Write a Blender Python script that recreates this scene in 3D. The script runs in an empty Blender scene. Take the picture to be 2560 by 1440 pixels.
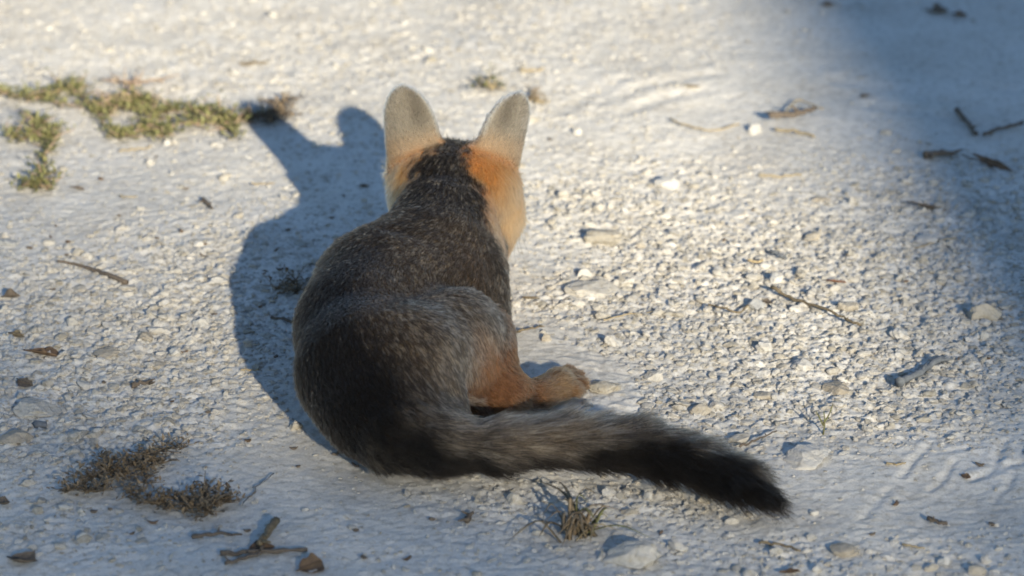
import bpy, math, random
import numpy as np
from mathutils import Vector, Matrix

random.seed(7)
RNG = np.random.default_rng(11)
SC = bpy.context.scene
COL = SC.collection

# ------------------------------------------------------------------ camera
ELEV, DIST, PPM = math.radians(22.0), 3.5, 2500.0
CAM = np.array([0.0, -DIST * math.cos(ELEV), DIST * math.sin(ELEV)])
FPX = PPM * DIST
cam = bpy.data.cameras.new('camera')
cam.sensor_width = 36.0
cam.lens = FPX / 2560.0 * 36.0
cam.clip_start, cam.clip_end = 0.05, 2000.0
cam.dof.use_dof = True
cam.dof.focus_distance = 3.21
cam.dof.aperture_fstop = 5.4
camo = bpy.data.objects.new('camera', cam)
camo.location = CAM
camo.rotation_euler = (math.pi / 2 - ELEV, 0, 0)
COL.objects.link(camo)
SC.camera = camo

# ------------------------------------------------------------------ sky, sun, exposure
SUN_EL, SUN_AZ = math.radians(19.4), math.radians(162.0)     # azimuth clockwise from +Y: behind the camera, to its right
world = bpy.data.worlds.new('World')
SC.world = world
world.use_nodes = True
wn = world.node_tree
bg = wn.nodes['Background']
sky = wn.nodes.new('ShaderNodeTexSky')
sky.sky_type = 'NISHITA'
sky.sun_disc = False
sky.sun_elevation, sky.sun_rotation = SUN_EL, SUN_AZ
sky.air_density, sky.dust_density, sky.ozone_density = 1.0, 0.15, 3.0
wn.links.new(sky.outputs[0], bg.inputs[0])
bg.inputs[1].default_value = 0.084
TO_SUN = np.array([math.sin(SUN_AZ) * math.cos(SUN_EL), math.cos(SUN_AZ) * math.cos(SUN_EL), math.sin(SUN_EL)])
sl = bpy.data.lights.new('sun', 'SUN')
sl.energy, sl.angle, sl.color = 5.0, math.radians(0.55), (1.0, 0.90, 0.72)
so = bpy.data.objects.new('sun', sl)
so.rotation_euler = Vector(TO_SUN).to_track_quat('Z', 'Y').to_euler()
so.location = (3, -9, 4)
COL.objects.link(so)
SC.view_settings.view_transform = 'Standard'
SC.view_settings.look = 'None'
SC.view_settings.exposure = 1.11
SC.view_settings.gamma = 1.0
SC.render.engine = 'CYCLES'
SC.cycles.use_denoising = True
SC.cycles.max_bounces = 6
SC.cycles.filter_width = 1.7

# ------------------------------------------------------------------ pixel helpers
FWD = np.array([0, math.cos(ELEV), -math.sin(ELEV)])
UP = np.array([0, math.sin(ELEV), math.cos(ELEV)])

def ray(x, y):
    return np.array([(x - 1280.0) / FPX, 0, 0]) + UP * (720.0 - y) / FPX + FWD

def g(x, y, z=0.0):                      # pixel on the horizontal plane at height z
    d = ray(x, y)
    return CAM + d * ((z - CAM[2]) / d[2])

def gy(x, y, Y):                         # pixel on the upright plane at depth Y
    d = ray(x, y)
    return CAM + d * ((Y - CAM[1]) / d[1])

# ------------------------------------------------------------------ noise
def _hash(ix, iy, seed):
    h = (ix.astype(np.int64) * 374761393 + iy.astype(np.int64) * 668265263 + seed * 974634173) & 0xFFFFFFFF
    h = ((h ^ (h >> 13)) * 1274126177) & 0xFFFFFFFF
    return ((h ^ (h >> 16)) & 0xFFFF) / 65535.0

def vnoise(x, y, seed=0):
    ix, iy = np.floor(x), np.floor(y)
    fx, fy = x - ix, y - iy
    ux, uy = fx * fx * fx * (fx * (fx * 6 - 15) + 10), fy * fy * fy * (fy * (fy * 6 - 15) + 10)
    a, b = _hash(ix, iy, seed), _hash(ix + 1, iy, seed)
    c, d = _hash(ix, iy + 1, seed), _hash(ix + 1, iy + 1, seed)
    return (a + (b - a) * ux) * (1 - uy) + (c + (d - c) * ux) * uy - 0.5

def rough_map(x, y):                     # 0 smooth dust .. 1 loose gravel
    r = np.full(np.shape(x), 0.16)
    for px, py, wx, wy, a in ((1750, 760, .20, .22, .95), (2250, 800, .16, .22, .9), (1550, 520, .14, .16, .5), (1950, 1010, .20, .05, .75),
                              (300, 820, .19, .18, 1.0), (150, 1080, .14, .09, .95), (560, 640, .12, .10, .4), (1350, 1250, .18, .05, .45),
                              (2380, 520, .12, .16, .6), (1700, 1260, .10, .05, .4), (1000, 120, .5, .3, .28), (1850, 1400, .3, .04, .3), (120, 1330, .1, .05, .3)):
        c = g(px, py)
        r = r + a * np.exp(-((x - c[0]) / wx) ** 2 - ((y - c[1]) / wy) ** 2)
    for px, py, wx, wy, a in ((2230, 1230, .12, .06, .8), (2250, 180, .2, .25, .4), (700, 1230, .14, .09, .35), (1330, 660, .06, .06, .45), (1750, 260, .12, .12, .2), (1350, 830, .05, .05, .5)):
        c = g(px, py)
        r = r - a * np.exp(-((x - c[0]) / wx) ** 2 - ((y - c[1]) / wy) ** 2)
    return np.clip(r + 0.30 * vnoise(x / .05, y / .05, 5), 0.02, 1.0)

GROOVES = [  # shallow tyre and foot marks in the dust: pixel polylines, depth, width
    ([(1500, 262), (1600, 226), (1700, 205), (1790, 190)], .004, .012), ([(1400, 282), (1490, 240), (1560, 205)], .004, .012),
    ([(1560, 285), (1650, 255), (1760, 232)], .003, .010), ([(2100, 205), (2230, 232), (2400, 262), (2560, 300)], .005, .016),
    ([(2180, 270), (2330, 290), (2480, 320)], .004, .012), ([(2230, 170), (2400, 205), (2560, 225)], .004, .014),
    ([(2325, 1105), (2285, 1145), (2255, 1180)], .003, .004), ([(2385, 1148), (2365, 1175), (2345, 1200), (2320, 1215)], .003, .004),
    ([(2512, 1105), (2500, 1135), (2490, 1165), (2465, 1180), (2430, 1188)], .004, .005), ([(2555, 1150), (2530, 1160), (2510, 1175)], .003, .005),
    ([(2535, 1180), (2525, 1212), (2500, 1225), (2490, 1240)], .003, .004), ([(2220, 1215), (2180, 1260), (2150, 1290)], .002, .005),
    ([(2460, 1090), (2420, 1115), (2370, 1125)], .002, .004), ([(1420, 735), (1480, 712), (1550, 716)], .003, .005),
    ([(1345, 775), (1400, 757), (1440, 742)], .003, .006)]

def seg_dist(x, y, pts):
    d = np.full(np.shape(x), 9.0)
    for a, b in zip(pts[:-1], pts[1:]):
        ab = b - a
        t = np.clip(((x - a[0]) * ab[0] + (y - a[1]) * ab[1]) / (ab @ ab), 0, 1)
        d = np.minimum(d, np.hypot(x - a[0] - t * ab[0], y - a[1] - t * ab[1]))
    return d

def height(x, y):
    x, y = np.asarray(x, float), np.asarray(y, float)
    near = np.exp(-(x / 1.5) ** 2 - (y / 2.0) ** 2)
    def oct_(sc, seed, ang):              # one octave on its own turned grid
        c, k = math.cos(ang), math.sin(ang); return vnoise((x * c - y * k) / sc + seed * 3.7, (x * k + y * c) / sc, seed)
    r = rough_map(x, y)
    h = .012 * oct_(.35, 1, .4) * near + .0038 * oct_(.11, 2, 1.1)
    h = h + .0020 * oct_(.035, 3, .7) * (.4 + r) + .0011 * oct_(.016, 12, 1.9) * (.4 + 1.6 * r) + .0014 * oct_(.0095, 4, 2.5) * (.3 + 1.4 * r)
    h = h + (.0028 * np.abs(oct_(.0068, 6, .3)) * 2 - .0014) * (.16 + r) + .0011 * oct_(.0046, 7, 1.3) * (.55 + .7 * r) + .0008 * oct_(.0036, 13, 2.1)
    fx, fy = -.05, -.26                                        # flat bed under the animal
    h = h * (1 - .8 * np.exp(-((x - fx) / .14) ** 2 - ((y - fy) / .16) ** 2))
    for pp, dep, wid in GROOVES:
        P = np.array([g(*q)[:2] for q in pp])
        lo, hi = P.min(0) - .06, P.max(0) + .06
        m = (x > lo[0]) & (x < hi[0]) & (y > lo[1]) & (y < hi[1])
        if np.any(m):
            d = seg_dist(x[m] + .004 * vnoise(x[m] / .02, y[m] / .02, 8), y[m] + .006 * vnoise(x[m] / .02, y[m] / .02, 9), P)
            k = .45 * dep * (.6 + .8 * (vnoise(x[m] / .03, y[m] / .03, 10) + .5))
            h = h.copy(); h[m] += k * (-np.exp(-(d / wid) ** 2) + .35 * np.exp(-((d - 1.7 * wid) / wid) ** 2))
    return h

def hz(x, y):
    return float(height(np.array([x]), np.array([y]))[0])

# ------------------------------------------------------------------ materials
def mat(name):
    m = bpy.data.materials.new(name)
    m.use_nodes = True
    return m, m.node_tree, m.node_tree.nodes['Principled BSDF']

def ramp(nt, stops):
    r = nt.nodes.new('ShaderNodeValToRGB')
    while len(r.color_ramp.elements) < len(stops):
        r.color_ramp.elements.new(0.5)
    for e, (p, c) in zip(r.color_ramp.elements, stops):
        e.position, e.color = p, (*c, 1)
    return r

def noise_node(nt, scale, detail=4, rough=.6, src='Object', vec=None):
    n = nt.nodes.new('ShaderNodeTexNoise')
    n.inputs['Scale'].default_value, n.inputs['Detail'].default_value, n.inputs['Roughness'].default_value = scale, detail, rough
    if vec is None:
        if src == 'World':
            vec = nt.nodes.new('ShaderNodeNewGeometry').outputs['Position']
        else:
            vec = nt.nodes.new('ShaderNodeTexCoord').outputs[src]
    nt.links.new(vec, n.inputs['Vector'])
    return n

def mixc(nt, f, a, b, mode='MIX'):
    m = nt.nodes.new('ShaderNodeMix'); m.data_type = 'RGBA'; m.blend_type = mode
    for s, v in ((m.inputs[0], f), (m.inputs[6], a), (m.inputs[7], b)):
        if hasattr(v, 'links'): nt.links.new(v, s)
        elif isinstance(v, (int, float)): s.default_value = v
        else: s.default_value = (*v, 1)
    return m.outputs[2]

def bump(nt, bsdf, h, strength, dist):
    b = nt.nodes.new('ShaderNodeBump')
    b.inputs['Strength'].default_value, b.inputs['Distance'].default_value = strength, dist
    nt.links.new(h, b.inputs['Height']); nt.links.new(b.outputs[0], bsdf.inputs['Normal'])

def ground_material():
    m, nt, b = mat('limestone_dust')
    n1 = noise_node(nt, 9, 5, src='World'); n2 = noise_node(nt, 120, 5, src='World'); n3 = noise_node(nt, 600, 3, src='World')
    r1 = ramp(nt, [(.3, (.50, .475, .43)), (.5, (.57, .55, .505)), (.7, (.62, .60, .56))]); nt.links.new(n1.outputs[0], r1.inputs[0])
    r2 = ramp(nt, [(.30, (.72, .69, .64)), (.5, (1, 1, 1)), (.75, (1.05, 1.03, 1.0))]); nt.links.new(n2.outputs[0], r2.inputs[0])
    r3 = ramp(nt, [(.28, (.62, .58, .52)), (.42, (.95, .94, .92)), (.6, (1.04, 1.04, 1.04))]); nt.links.new(n3.outputs[0], r3.inputs[0])
    c = mixc(nt, 1.0, r1.outputs[0], r2.outputs[0], 'MULTIPLY'); c = mixc(nt, 1.0, c, r3.outputs[0], 'MULTIPLY')
    nt.links.new(c, b.inputs['Base Color']); b.inputs['Roughness'].default_value = .95
    b.inputs['Specular IOR Level'].default_value = .15
    bump(nt, b, n3.outputs[0], .5, .0012)
    return m

def stone_material(name, lo, hi, tan=.5):
    m, nt, b = mat(name)
    oi = nt.nodes.new('ShaderNodeObjectInfo')
    ge = nt.nodes.new('ShaderNodeNewGeometry')
    rnd = nt.nodes.new('ShaderNodeMath'); rnd.operation = 'ADD'
    nt.links.new(oi.outputs['Random'], rnd.inputs[0]); nt.links.new(ge.outputs['Random Per Island'], rnd.inputs[1])
    fr = nt.nodes.new('ShaderNodeMath'); fr.operation = 'FRACT'; nt.links.new(rnd.outputs[0], fr.inputs[0])
    r = ramp(nt, [(0, lo), (.35, tuple((a + c) / 2 for a, c in zip(lo, hi))), (1, hi)]); nt.links.new(fr.outputs[0], r.inputs[0])
    n = noise_node(nt, 160, 5, src='World')
    rr = ramp(nt, [(.3, (.72, .67, .58)), (.55, (1, 1, 1))]); nt.links.new(n.outputs[0], rr.inputs[0])
    nt.links.new(mixc(nt, tan, r.outputs[0], mixc(nt, 1, r.outputs[0], rr.outputs[0], 'MULTIPLY')), b.inputs['Base Color'])
    b.inputs['Roughness'].default_value = .92; b.inputs['Specular IOR Level'].default_value = .2
    n2 = noise_node(nt, 260, 6, .7, src='World'); bump(nt, b, n2.outputs[0], .9, .0026)
    return m

def plain(name, col, col2=None, scale=200, rough=.8, bumpd=.0006, trans=0.0):
    m, nt, b = mat(name)
    n = noise_node(nt, scale, 4, src='World')
    r = ramp(nt, [(.32, col), (.68, col2 or tuple(c * .55 for c in col))]); nt.links.new(n.outputs[0], r.inputs[0])
    nt.links.new(r.outputs[0], b.inputs['Base Color'])
    b.inputs['Roughness'].default_value = rough; b.inputs['Specular IOR Level'].default_value = .25
    bump(nt, b, n.outputs[0], .4, bumpd)
    return m

M = dict(
    ground=ground_material(),
    stone=stone_material('pale_limestone', (.34, .315, .265), (.53, .51, .47), .8),
    white=stone_material('white_limestone', (.46, .44, .40), (.54, .525, .49), .5),
    tan=stone_material('tan_limestone', (.35, .31, .25), (.44, .40, .33), .6),
    grey=stone_material('grey_limestone', (.33, .33, .32), (.42, .42, .41), .4),
    slate=plain('slate_grey', (.16, .17, .18), (.10, .11, .12)),
    twig=plain('dry_twig', (.20, .16, .10), (.09, .07, .045), 400),
    straw=plain('dry_straw', (.38, .31, .19), (.22, .17, .10), 400),
    darktwig=plain('dark_twig', (.15, .12, .09), (.08, .064, .05), 400),
    leaf=plain('brown_leaf', (.17, .11, .065), (.08, .055, .036), 120),
    rust=plain('rusty_leaf', (.22, .10, .05), (.10, .05, .03), 150),
    greyleaf=plain('grey_leaf', (.26, .25, .22), (.17, .16, .14), 150),
    bark=plain('bark_crumb', (.155, .125, .095), (.08, .064, .05), 300),
    green=plain('creeper_leaf', (.23, .215, .085), (.14, .145, .06), 260, .6),
    pink=plain('creeper_stem', (.38, .29, .205), (.28, .19, .125), 300),
    deadplant=plain('dead_sprig', (.23, .175, .11), (.125, .092, .058), 300),
    grass=plain('grass_blade', (.15, .16, .06), (.10, .09, .045), 300),
    trunk=plain('tree_bark', (.16, .13, .10), (.07, .055, .045), 8, .9, .02),
    treeleaf=plain('tree_leaf', (.06, .10, .03), (.04, .07, .02), 3, .6),
)

# ------------------------------------------------------------------ object helpers
def raw_mesh(name, v, f, smooth=True):
    v = np.asarray(v, np.float32); me = bpy.data.meshes.new(name)
    if isinstance(f, np.ndarray):
        k = f.shape[1]
        me.vertices.add(len(v)); me.vertices.foreach_set('co', v.ravel())
        me.loops.add(f.size); me.loops.foreach_set('vertex_index', f.astype(np.int32).ravel())
        me.polygons.add(len(f)); me.polygons.foreach_set('loop_start', np.arange(0, f.size, k, dtype=np.int32))
        me.polygons.foreach_set('loop_total', np.full(len(f), k, np.int32))
        me.update(calc_edges=True)
    else:
        me.from_pydata(v.tolist(), [], f)
    me.validate()
    me.polygons.foreach_set('use_smooth', np.full(len(me.polygons), smooth))
    return me

def link(name, me, m, parent=None, loc=None, rot=None):
    o = bpy.data.objects.new(name, me)
    if me is not None and m is not None and not me.materials: me.materials.append(m)
    COL.objects.link(o)
    if parent is not None: o.parent = parent
    if loc is not None: o.location = loc
    if rot is not None: o.rotation_euler = rot
    return o

def tag(o, label, cat=None, group=None, kind=None):
    o['label'] = label
    if cat: o['category'] = cat
    if group: o['group'] = group
    if kind: o['kind'] = kind
    return o

def tube(pts, rad, seg=6):
    pts = np.asarray(pts, float); n = len(pts)
    rad = np.broadcast_to(rad, (n,))
    T = np.gradient(pts, axis=0); T /= np.linalg.norm(T, axis=1)[:, None] + 1e-9
    ref = np.array([0, 0, 1.0]) if abs(T[0, 2]) < .8 else np.array([1.0, 0, 0])
    V, F = [], []
    for i in range(n):
        a = np.cross(T[i], ref); a /= np.linalg.norm(a) + 1e-9; b = np.cross(a, T[i])
        for k in range(seg):
            t = 2 * math.pi * k / seg
            V.append(pts[i] + rad[i] * (math.cos(t) * a + math.sin(t) * b))
    for i in range(n - 1):
        for k in range(seg):
            k2 = (k + 1) % seg
            F.append((i * seg + k, i * seg + k2, (i + 1) * seg + k2, (i + 1) * seg + k))
    F.append(tuple(range(seg))[::-1]); F.append(tuple((n - 1) * seg + k for k in range(seg)))
    return np.array(V), F

def spline(pts, n):
    pts = np.asarray(pts, float)
    if len(pts) == 2:
        t = np.linspace(0, 1, n)[:, None]; return pts[0] * (1 - t) + pts[1] * t
    P = np.vstack([2 * pts[0] - pts[1], pts, 2 * pts[-1] - pts[-2]])
    out = []
    for u in np.linspace(0, len(pts) - 1 - 1e-6, n):
        i = int(u); t = u - i; a, b, c, d = P[i:i + 4]
        out.append(.5 * (2 * b + (c - a) * t + (2 * a - 5 * b + 4 * c - d) * t * t + (3 * b - a - 3 * c + d) * t ** 3))
    return np.array(out)

class Acc:
    def __init__(s): s.v, s.f, s.n = [], [], 0
    def add(s, v, f):
        v = np.asarray(v); s.v.append(v); s.f += [tuple(i + s.n for i in q) for q in f]; s.n += len(v)
    def mesh(s, name, smooth=True): return raw_mesh(name, np.vstack(s.v), s.f, smooth)

# ------------------------------------------------------------------ ground: one sheet, fine in view, reaching the horizon
def make_ground():
    def axis(lo, hi, steps, far, n=34):
        core = steps; w0 = core[1] - core[0]; w1 = core[-1] - core[-2]
        def grow(w):
            r = 1.02
            while sum(w * r ** k for k in range(1, n + 1)) < far: r += .01
            return np.cumsum([w * r ** k for k in range(1, n + 1)])
        return np.concatenate([core[0] - grow(w0)[::-1], core, core[-1] + grow(w1)])
    xs = axis(0, 0, np.linspace(-.74, .74, 600), 600)
    yc = [-.76]
    while yc[-1] < 1.12: yc.append(yc[-1] + .0021 + .0017 * max(0, min(1, (yc[-1] + .2) / 1.2)))
    ys = axis(0, 0, np.array(yc), 600)
    X, Y = np.meshgrid(xs, ys)
    Z = height(X, Y)
    nx, ny = len(xs), len(ys)
    i = np.arange(nx * ny).reshape(ny, nx)
    F = np.stack([i[:-1, :-1], i[:-1, 1:], i[1:, 1:], i[1:, :-1]], -1).reshape(-1, 4)
    me = raw_mesh('ground', np.stack([X, Y, Z], -1).reshape(-1, 3), F)
    o = link('ground', me, M['ground'])
    tag(o, 'pale dusty crushed limestone ground', kind='structure')
make_ground()

# ------------------------------------------------------------------ shade trees behind the camera (their shade is in the picture)
def az_off(dist):                        # horizontal step toward the sun
    h = TO_SUN[:2] / np.linalg.norm(TO_SUN[:2]); return h * dist

SH = TO_SUN[:2] / np.linalg.norm(TO_SUN[:2]); SR = np.array([-SH[1], SH[0]])    # SR points right as seen from the camera side
if SR[0] < 0: SR = -SR

def smoothstep(t):
    t = np.clip(t, 0, 1); return t * t * (3 - 2 * t)

def leaf_quads(cs, size, rng):
    n = len(cs)
    a = rng.normal(size=(n, 3)); a /= np.linalg.norm(a, axis=1)[:, None]
    b = np.cross(a, rng.normal(size=(n, 3))); b /= np.linalg.norm(b, axis=1)[:, None]
    L = size * rng.uniform(.7, 1.3, (n, 1)); W = L * .42
    nrm = np.cross(a, b) * L * .12
    V = np.stack([cs - a * L * .5, cs + b * W * .5 + nrm, cs + a * L * .5, cs - b * W * .5 + nrm], 1).reshape(-1, 3)
    k = np.arange(n)[:, None] * 4
    return V, np.concatenate([k + np.array([[0, 1, 2]]), k + np.array([[0, 2, 3]])])

def make_trees():
    rng = np.random.default_rng(3)
    # tree with a stout, leaning trunk: its trunk shades the ground up and to the right of the fox
    D, rad = 21.0, .46
    tanel = math.tan(SUN_EL)
    ee = []
    for q in ((1990, 0), (2550, 950)):           # soft rim of the shade on the ground, carried back along the sunlight to the trunk
        p = g(*q)[:2]; sdist = D + (np.array(g(2200, 400)[:2]) - p) @ SH
        e = p + SH * sdist + SR * rad * 1.03; ee.append(np.array([e[0], e[1], sdist * tanel]))
    lean = (ee[0] - ee[1]) / (ee[0][2] - ee[1][2])
    base = (ee[1] - lean * ee[1][2])[:2]
    root = link('shade_tree', None, None, loc=(base[0], base[1], 0))
    tag(root, 'tall stout tree whose trunk shades the ground to the right', 'tree')
    pts = spline([(0, 0, -.2), (0, .0, 2.5), (0, 0, 5.5), (.0, 0, 9.5), (.1, .05, 12.5), (.1, .1, 15)], 26); pts[:, :2] += pts[:, 2:] * lean[None, :2]
    v, f = tube(pts, np.interp(np.linspace(0, 1, 26), [0, .06, .5, .8, 1], [.66, .48, .46, .40, .06]), 24)
    v[:, :2] += .02 * np.sin(np.outer(np.arctan2(v[:, 1], v[:, 0]) * 5, [1, 1]))
    link('trunk', raw_mesh('trunk', v, f), M['trunk'], root)
    a = Acc()
    cs = []
    for k in range(26):
        t = rng.uniform(10.8, 14.6); ang = rng.uniform(0, 6.28); L = rng.uniform(1.6, 3.4)
        p0 = np.array([.04 + lean[0] * t, .02 + lean[1] * t, t]); p2 = p0 + [L * math.cos(ang), L * math.sin(ang), rng.uniform(.6, 1.6)]
        pp = spline([p0, (p0 + p2) / 2 + [0, 0, .2], p2], 7); a.add(*tube(pp, np.linspace(.09, .015, 7), 6))
        c = pp[rng.integers(2, 7, 420)] + rng.normal(0, .42, (420, 3)); cs.append(c)
    link('branches', a.mesh('branches'), M['trunk'], root)
    v, f = leaf_quads(np.vstack(cs), .13, rng)
    o = link('crown', raw_mesh('crown', v, f), M['treeleaf'], root); o['kind'] = 'stuff'
    # a lower, thin-topped tree: the airy top of its crown dapples the near ground
    D = 15.0
    c0 = g(1280, 1440)[:2] + SH * D
    root = link('airy_tree', None, None, loc=(c0[0], c0[1], 0))
    tag(root, 'smaller broad tree with thin leafy top dappling the near ground', 'tree')
    zt = D * math.tan(SUN_EL)                   # height whose shade reaches the bottom edge of the picture
    a = Acc()
    a.add(*tube(spline([(0, 0, -.2), (.1, 0, 1.5), (-.05, .1, 3.2), (0, 0, zt - .3)], 14), np.linspace(.2, .03, 14), 12))
    link('trunk', a.mesh('trunk'), M['trunk'], root)
    a = Acc(); cs = []
    for k in range(22):
        ang = k * 2.4; L = rng.uniform(1.0, 2.5); t = rng.uniform(1.9, 3.2)
        p0 = np.array([0, 0, t]); p2 = np.array([L * math.cos(ang), L * math.sin(ang), min(t + rng.uniform(.8, 1.7), zt - .15)])
        pp = spline([p0, (p0 + p2) / 2 + [0, 0, .15], p2], 7); a.add(*tube(pp, np.linspace(.05, .008, 7), 5))
        c = pp[rng.integers(3, 7, 300)] + rng.normal(0, .3, (300, 3)); cs.append(c[c[:, 2] < zt - .45])
    link('branches', a.mesh('branches'), M['trunk'], root)
    # leaf spray thinning out toward the top of the crown
    prof_z = np.array([-.75, -.25, 0, .05, .095, .176, .26, .366, .50]); prof_t = np.array([1.2, 2.2, 1.9, 1.3, .92, .66, .36, .10, 0]) * AIRY_T
    lz = np.linspace(-.75, .5, 400); cdf = np.cumsum(np.interp(lz, prof_z, prof_t)); tot = cdf[-1] * (lz[1] - lz[0]); cdf /= cdf[-1]
    LS = .036; n = int(tot * 3.6 / (LS * LS * .21 * .55)); print('spray leaves', n)
    u = rng.uniform(-1.8, 1.8, n); w = rng.uniform(-.7, .7, n)
    zz = zt + np.interp(rng.uniform(0, 1, n), cdf, lz) - .125 * np.clip(u / .5 - .1, -2, 2) + .05 * smoothstep((-u - .05) / .25) - .05 * smoothstep((u - .02) / .18) + w * math.tan(SUN_EL)
    spray = np.column_stack([u[:, None] * SR + w[:, None] * SH, zz])
    v, f = leaf_quads(spray, LS, rng); v2, f2 = leaf_quads(np.vstack(cs), .075, rng)
    v, f = np.vstack([v, v2]), np.vstack([f, f2 + len(v)])
    o = link('crown', raw_mesh('crown', v, f), M['treeleaf'], root); o['kind'] = 'stuff'
AIRY_T = .95
make_trees()

# ------------------------------------------------------------------ stones
def ico(sub):
    import bmesh
    bm = bmesh.new(); bmesh.ops.create_icosphere(bm, subdivisions=sub, radius=1)
    v = np.array([q.co[:] for q in bm.verts]); f = np.array([[q.index for q in t.verts] for t in bm.faces]); bm.free()
    return v, f

def rock_shape(v, rng, cuts=6, rough=.08, lo=.45, hi=.85, fine=.0):
    v = v.copy()
    for _ in range(cuts):
        n = rng.normal(size=3); n /= np.linalg.norm(n); d = rng.uniform(lo, hi)
        s = v @ n - d
        v = v - np.outer(np.maximum(s, 0) * .98, n)
    ph = rng.uniform(0, 6, 6); k = rng.normal(0, 2.4, (3, 3))
    dsp = sum(np.sin(v @ k[i] * (i + 1) + ph[i]) for i in range(3)) * rough
    for f in (4.0, 7.0, 11.0):
        kk = rng.normal(0, 1, (6, 3)); kk *= f / np.linalg.norm(kk, axis=1)[:, None]; dsp = dsp + sum(np.sin(v @ q + rng.uniform(0, 6)) for q in kk) * fine / f
    return v * (1 + dsp)[:, None]

ICO2, ICO3, ICO4 = ico(1), ico(2), ico(4)
RNG_R = np.random.default_rng(21)
SMALL = [rock_shape(ICO2[0], RNG_R, 4, .1) for _ in range(24)]
MED = [rock_shape(ICO3[0], RNG_R, 7, .07) for _ in range(24)]

def inside_fox(x, y):
    return ((x + .045) / .165) ** 2 + ((y + .27) / .16) ** 2 < 1

def in_view(px, py): return -60 < px < 2620 and -60 < py < 1500

def to_px(p):
    d = np.asarray(p) - CAM; t = d @ FWD
    return 1280 + d[..., 0] / t * FPX, 720 - (d @ UP) / t * FPX

def make_gravel():
    rng = np.random.default_rng(5)
    V, F, n0 = [], [], 0
    def batch(n, rmin, rmax, pw, shapes, faces, keep_rough):
        nonlocal n0
        y = rng.uniform(-.74, 1.1, n); x = rng.uniform(-.72, .72, n)
        keep = (rng.uniform(0, 1, n) < rough_map(x, y) ** keep_rough) & ~inside_fox(x, y) & (np.abs(x) < .50 + .17 * (y + .3))
        x, y = x[keep], y[keep]; m = len(x)
        r = rmin + (rmax - rmin) * rng.uniform(0, 1, m) ** pw
        h = height(x, y)
        for k in range(len(shapes)):
            s = np.where(np.arange(m) % len(shapes) == k)[0]
            if not len(s): continue
            sc = r[s, None] * np.stack([rng.uniform(.8, 1.35, len(s)), rng.uniform(.7, 1.2, len(s)), rng.uniform(.34, .66, len(s))], 1)
            th = rng.uniform(0, 6.283, len(s)); c, si = np.cos(th), np.sin(th)
            tl = rng.normal(0, .3, len(s))
            q = shapes[k][None] * sc[:, None]
            q = np.stack([q[..., 0], q[..., 1] * np.cos(tl)[:, None] - q[..., 2] * np.sin(tl)[:, None], q[..., 1] * np.sin(tl)[:, None] + q[..., 2] * np.cos(tl)[:, None]], -1)
            q = np.stack([q[..., 0] * c[:, None] - q[..., 1] * si[:, None], q[..., 0] * si[:, None] + q[..., 1] * c[:, None], q[..., 2]], -1)
            z = h[s] + sc[:, 2] * rng.uniform(-.25, .45, len(s))
            q += np.stack([x[s], y[s], z], -1)[:, None]
            V.append(q.reshape(-1, 3)); nv = shapes[k].shape[0]
            F.append((faces[None] + (np.arange(len(s)) * nv)[:, None, None] + n0).reshape(-1, 3)); n0 += len(s) * nv
        return m
    a = batch(90000, .0010, .0024, 1.5, SMALL, ICO2[1], .75)
    b = batch(42000, .0020, .0048, 1.8, MED, ICO3[1], 1.5)
    c = batch(7000, .0038, .0075, 2.0, MED, ICO3[1], 2.2)
    me = raw_mesh('gravel', np.vstack(V), np.vstack(F), False)
    o = link('gravel', me, M['stone'])
    tag(o, 'fine loose white limestone gravel strewn over the dusty ground', kind='stuff')
    print('gravel', a, b, c, len(me.polygons))
make_gravel()

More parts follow.
